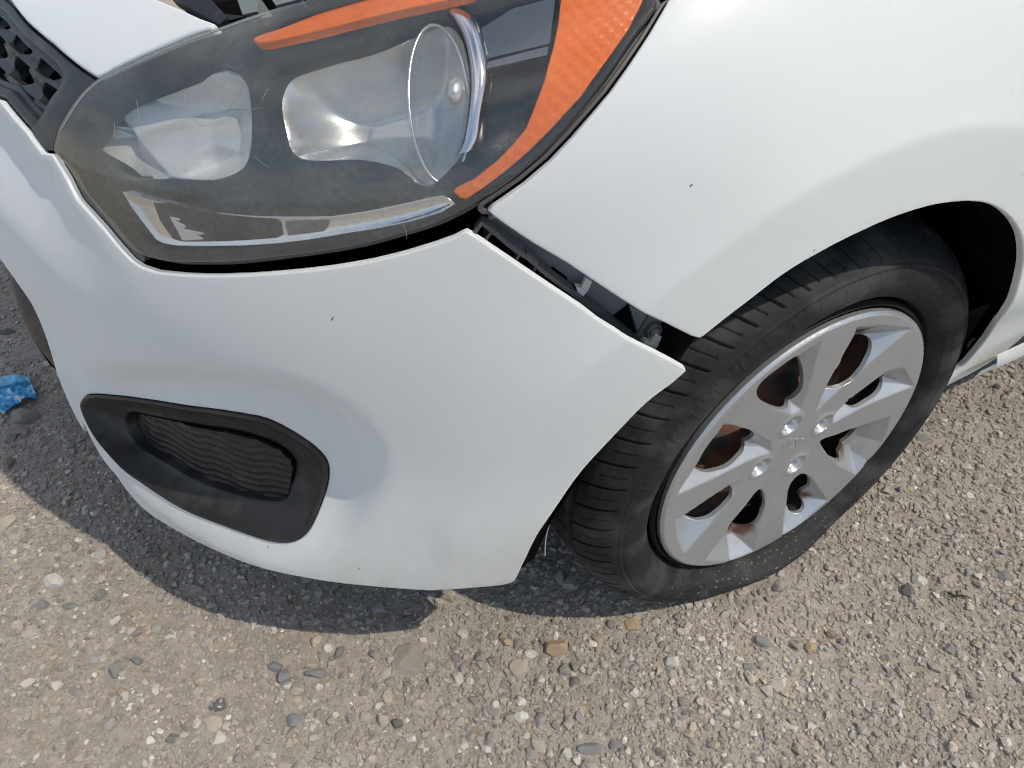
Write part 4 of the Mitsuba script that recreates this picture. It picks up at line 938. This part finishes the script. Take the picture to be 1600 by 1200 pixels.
gr = np.linalg.norm(np.array(I['grommet'][1]) - gc)
gn = skin_n(gc[None])[0]
ga = np.cross(gn, [0, 0, 1.]); ga /= np.linalg.norm(ga); gb = np.cross(gn, ga)
th = np.linspace(0, 2 * np.pi, 28, endpoint=False)
circ = lambda r, h: gc + r * (np.cos(th)[:, None] * ga + np.sin(th)[:, None] * gb) + gn * h
put(CAR + '__fender__grommet', grid_mesh(np.stack([circ(gr * 1.25, -.001), circ(gr * 1.2, .002), circ(gr, .0035), circ(gr * .8, .002), circ(gr * .7, .004), circ(gr * .1, .005)]), wrap=True), 'primer_metal', smooth=30)

# wheel arch liner: the arch edges carried inwards
uva, uvb = to_uv(arch_f), to_uv(arch_b)
pa = on_skin(uva, fender_disp(uva))
pb = on_skin(uvb, bflare(uvb))[::-1]
off = lambda P, k: np.c_[P[:, 0] + k * (P[:, 0] - ax_), P[:, 1], P[:, 2] + k * (P[:, 2] - az_)]
kb = np.interp(np.arange(len(pb)), [0, len(pb) * .55, len(pb) - 1], [-.095, -.075, .02])[:, None]
full = np.vstack([np.c_[pb[:, 0] + kb[:, 0] * (pb[:, 0] - ax_), pb[:, 1], pb[:, 2] + kb[:, 0] * (pb[:, 2] - az_)], off(pa, .03)])
rows = [np.vstack([pb, pa]) - [0, .007, 0]]
for dy, k in ((-.012, 0), (-.05, .02), (-.12, .05), (-.40, .05)):
    r_ = off(full, k)
    r_[:, 1] = np.minimum(.858 + dy, r_[:, 1] - .03) if dy < -.03 else r_[:, 1] - .016
    rows.append(r_)
put(CAR + '__wheel_liner', grid_mesh(np.stack(rows)), 'liner_plastic', smooth=40)
rear = pa[len(pa) * 72 // 100:]
edge = np.stack([off(rear, -.004 + .0) - [0, .020, 0], off(rear, -.03) - [0, .024, 0], off(rear, -.085) - [0, .030, 0], off(rear, -.09) - [0, .06, 0]])
put(CAR + '__wheel_liner__flange', grid_mesh(edge), 'liner_edge', smooth=40)
for bpt in D['BOLT']:
    b0 = np.array(bpt)
    a1, a2, nb = np.array([0, 0, 1.]), np.array([1., 0, 0]), np.array([.35, .93, .1])
    a1 = np.cross(nb, a2); a1 /= np.linalg.norm(a1); a2 = np.cross(a1, nb)
    cir = lambda r, h: b0 + r * (np.cos(th)[:, None] * a1 + np.sin(th)[:, None] * a2) + nb / np.linalg.norm(nb) * h
    put(CAR + '__wheel_liner__bolt', grid_mesh(np.stack([cir(.0125, -.004), cir(.0125, .002), cir(.010, .004), cir(.006, .0035), cir(.0055, .0075), cir(.001, .008)]), wrap=True), 'black_plastic', smooth=30)
put(CAR + '__wheel_liner__back_wall', box([0.0, .44, .42], [1.0, .03, .62]), 'liner_plastic', smooth=20)
ut = [(max(p[0] * .93, .33), p[1] * .93) for p in skin(np.linspace(-.78, .78, 60), np.full(60, .23))]
um = trimesh.creation.extrude_polygon(Polygon(ut + [(.30, .70), (.30, -.70)]).convex_hull, .012, engine='earcut')
um.apply_translation([0, 0, .228])
put(CAR + '__undertray', um, 'liner_plastic', smooth=20)
put(CAR + '__floor_pan', box([-1.15, 0.0, .27], [1.7, 1.55, .05]), 'liner_plastic', smooth=20)
put(CAR + '__cabin_wall', box([-.52, 0.0, .55], [.05, 1.5, .52]), 'liner_plastic', smooth=20)

dfl = trimesh.creation.extrude_polygon(Polygon([(.30, .24), (.30, .140), (.762, .140), (.775, .24)]).buffer(-.03).buffer(.03).union(Polygon([(.30, .20), (.30, .25), (.775, .25), (.775, .20)])), .004, engine='earcut')
dv = dfl.vertices
dfl = trimesh.Trimesh(np.stack([.352 + dv[:, 2], dv[:, 0], dv[:, 1]], 1), dfl.faces, process=False)
put(CAR + '__air_deflector', dfl, 'liner_plastic', smooth=20)

# engine bay glimpsed above the headlight
put(CAR + '__engine_bay', box([.18, -.05, .60], [.55, 1.1, .03]), 'liner_plastic', smooth=20)
put(CAR + '__engine_bay__radiator_trim', prism(D['EB']['trim'], .012), 'black_plastic', smooth=30)
put(CAR + '__engine_bay__gusset', prism(D['EB']['gusset'], .006), 'black_plastic', smooth=30)
put(CAR + '__engine_bay__strut', prism(D['EB']['strut'], .02), 'grey_metal', smooth=30)
put(CAR + '__engine_bay__pipe', prism(D['EB']['pipe'], .02), 'grey_metal', smooth=30)
put(CAR + '__wire', tube(spline(D['WIRE'], 24), .0007, 6), 'wire_white', smooth=True)

# ---------------- wheel
TOW = np.eye(4)
TOW[:3, 0], TOW[:3, 1], TOW[:3, 2], TOW[:3, 3] = EX, WN, EZ, WC
to_w = lambda m: m.copy().apply_transform(TOW) if isinstance(m, trimesh.Trimesh) else m


def local(v):
    return v[..., 0:1] * EX + v[..., 1:2] * WN + v[..., 2:3] * EZ + WC


CR = .198
holes = [Polygon(spline(h, 70, closed=True)).buffer(0) for h in D['HOL']]
holes = [h if h.geom_type == 'Polygon' else max(h.geoms, key=lambda g: g.area) for h in holes]
pocks = [Polygon(p).buffer(0) for p in D['POC']]
lugs = np.array(D['LUG'])


def cover_h(q):
    r = np.hypot(*q.T)
    h = -.010 * np.clip(1 - (r / CR) ** 2, 0, 1)
    pts = shapely.points(q)
    for pp in pocks:
        near = shapely.contains(pp, pts)
        if near.any():
            h[near] -= .023 * np.clip(shapely.distance(pts[near], pp.exterior) / .026, 0, 1)
    for c in lugs:
        d = np.hypot(*(q - c).T)
        h = np.where(d < .030, h + .0018 * np.exp(-((d - .0155) / .0035) ** 2), h)
        h = np.where(d < .0135, h - .011 * sm((.0135 - d) / .0050), h)
    h = h - .004 * sm((r - (CR - .005)) / .005) ** 2
    return h


cpoly = Polygon([(CR * math.cos(a), CR * math.sin(a)) for a in np.linspace(0, 2 * np.pi, 240, endpoint=False)])
for h in holes:
    cpoly = cpoly.difference(h)
for c in lugs:
    cpoly = cpoly.difference(Point(c[0] - .0020, c[1] + .0028).buffer(.0088))
cm = panel(cpoly, cover_h, step=.0019, r=.0009, flange=.005, mapper=lambda q, d: local(np.stack([q[:, 0], np.broadcast_to(d, len(q)), q[:, 1]], -1)))
put(CAR + '__wheel__cover', cm, 'cover_silver', smooth=28, label='silver wheel cover with eight slots and rust stains')
for c in lugs:
    b0 = np.array([c[0] + .003, -.038, c[1] - .002])
    ths = np.linspace(0, 2 * np.pi, 18, endpoint=False)
    rr = [(.0065, -.01), (.0065, .006), (.0058, .0085), (.003, .0100), (.0003, .0103)]
    put(CAR + '__wheel__lug_nut', grid_mesh(np.stack([local(np.stack([b0[0] + r * np.cos(ths), np.full(18, b0[1] + h), b0[2] + r * np.sin(ths)], -1)) for r, h in rr]), wrap=True), 'nut_steel', smooth=40)
strokes = []
for (a, b) in D['EMB']:
    a, b = np.array(a), np.array(b)
    pts = np.array([a + (b - a) * k for k in (0, .5, 1)])
    hh_ = cover_h(pts)
    strokes.append(tube(local(np.stack([pts[:, 0], hh_ + .0002, pts[:, 1]], -1)), .0007, 6))
put(CAR + '__wheel__emblem', join(strokes), 'cover_silver', smooth=40, label='worn raised letters at the middle of the wheel cover')

# steel rim behind
prof = [(0, -.044), (.05, -.044), (.066, -.050), (.080, -.060), (.098, -.052), (.116, -.056), (.134, -.066), (.158, -.076), (.176, -.064), (.186, -.036), (.190, -.016), (.199, -.014), (.2025, -.007), (.2055, -.014)]
ph = np.linspace(0, 2 * np.pi, 200, endpoint=False)
rowsr = []
for r, h in spline(prof, 80):
    d = h - .03 * sm((np.cos(ph * 10) - .45) / .3) * np.exp(-((r - .146) / .012) ** 2) + .006 * np.cos(ph * 4) * np.exp(-((r - .07) / .02) ** 2)
    rowsr.append(local(np.stack([r * np.cos(ph), d, r * np.sin(ph)], -1)))
put(CAR + '__wheel', grid_mesh(np.stack(rowsr), wrap=True), 'rusty_steel', smooth=40)

# tyre, run flat: the profile is squeezed towards the rim where the ground presses
RT = .2925
tp = np.array([(.2035, -.034), (.2075, -.022), (.2115, -.010), (.2175, -.003), (.225, .0035), (.236, .0075), (.247, .0070), (.2555, .0035), (.2575, .0042), (.2595, .0015), (.262, .0005), (.2665, -.0035), (.272, -.0095), (.279, -.020), (.285, -.033), (.2895, -.050), (.292, -.070), (.2925, -.088), (.292, -.106), (.2895, -.126), (.285, -.143), (.272, -.163), (.255, -.176), (.236, -.180), (.218, -.174), (.205, -.150)])
ss = np.concatenate([[0], np.cumsum(np.linalg.norm(np.diff(tp, axis=0), axis=1))])
s_mid = ss[17]                                             # the middle of the tread: finer on the side that shows
sq_ = np.r_[np.linspace(0, ss[10], 46, endpoint=False), np.linspace(ss[10], s_mid, 82, endpoint=False), np.linspace(s_mid, ss[-1], 26)]
dense = np.interp(sq_, ss, tp[:, 0]), np.interp(sq_, ss, tp[:, 1])
pr, py = dense
NPH = 1900
phi = np.linspace(0, 2 * np.pi, NPH, endpoint=False)
R_, PH = np.meshgrid(pr, phi, indexing='ij')
Y_ = np.broadcast_to(py[:, None], R_.shape).copy()
NP = 54
s = np.clip((.0 - Y_) / .05, 0, 1.6)                       # 0 at the shoulder line, 1 at the first channel
tread = sm((R_ - .2635) / .006) * (Y_ < .002)
ph_p = (PH / (2 * np.pi) * NP + .55 * s - .20 * np.exp(-s * 6))
f1 = np.abs(((ph_p) % 1) - .5)
f2 = np.abs(((ph_p + .5) % 1) - .5)
hook = np.exp(-((s - .10) / .12) ** 2)
g1 = sm((.046 - f1) / .022) * (s < 1.02)
g2 = sm((.026 - f2) / .018) * (s > .12) * (s < .60) + .0
dep = np.maximum(.0040 * g1, .0024 * g2)
for yc in (-.052, -.086, -.120):
    dep = np.maximum(dep, .0068 * sm((.0048 - np.abs(Y_ - yc)) / .0018))
mid_g = sm((.04 - np.abs(((PH / (2 * np.pi) * NP + .3 * Y_ / .03) % 1) - .5)) / .03) * (Y_ < -.056) * .0035
dep = np.maximum(dep, mid_g) * tread
side = (R_ < .262) & (Y_ > -.03)
Y_ += np.where(side, .0009 * np.sin(np.clip((R_ - .2555) / .0022, -1, 1) * np.pi), 0)
bar = (np.abs((PH * 48 / (2 * np.pi)) % 1 - .5) < .03) & (R_ > .238) & (R_ < .252) & (Y_ > 0)
Y_ += np.where(bar, .0006, 0)
Y_ += np.where(side & (R_ < .236) & (R_ > .217), .0005 * np.sin((R_ - .217) / .0032 * 2 * np.pi), 0)
Y_ += np.where(side & (R_ > .238), .00035 * np.sign(np.sin(PH * 160)) * (np.abs(R_ - .2525) < .0016), 0)
Y_ += np.where(side, .0010 * (meshkit.fbm(np.stack([R_ * np.cos(PH) * 30, R_ * np.sin(PH) * 30, R_ * 0], -1), 2, 6) - .5), 0)
R_ = R_ - dep
# squeeze on the ground
down = -np.sin(PH)
lim = np.where(down > .3, (WC[2] - .002) / np.maximum(down, .3), 9)
k = np.clip((lim - .2045) / (RT - .2045), .3, 3)
k = (1 + k ** -9.0) ** (-1 / 9.0)
kk = np.where(R_ > .2045, k, 1)
frac = np.clip((R_ - .2045) / (RT - .2045), 0, 1)
Rn = np.where(R_ > .2045, .2045 + (R_ - .2045) * kk, R_)
bulge = (1 - k) * .040 * np.sin(np.pi * np.clip(frac * 1.02, 0, 1)) ** .8
Yn = Y_ + np.where(Y_ > -.088, 1, -1) * bulge
tv = local(np.stack([Rn * np.cos(PH), Yn, Rn * np.sin(PH)], -1))
put(CAR + '__wheel__tyre', grid_mesh(tv, wrap=True), 'tyre_rubber', smooth=True, label='worn flat tyre squashed onto the gravel')

labels[CAR] = {'label': 'white car with loose front bumper, cloudy headlight and a flat front tyre', 'category': 'car'}
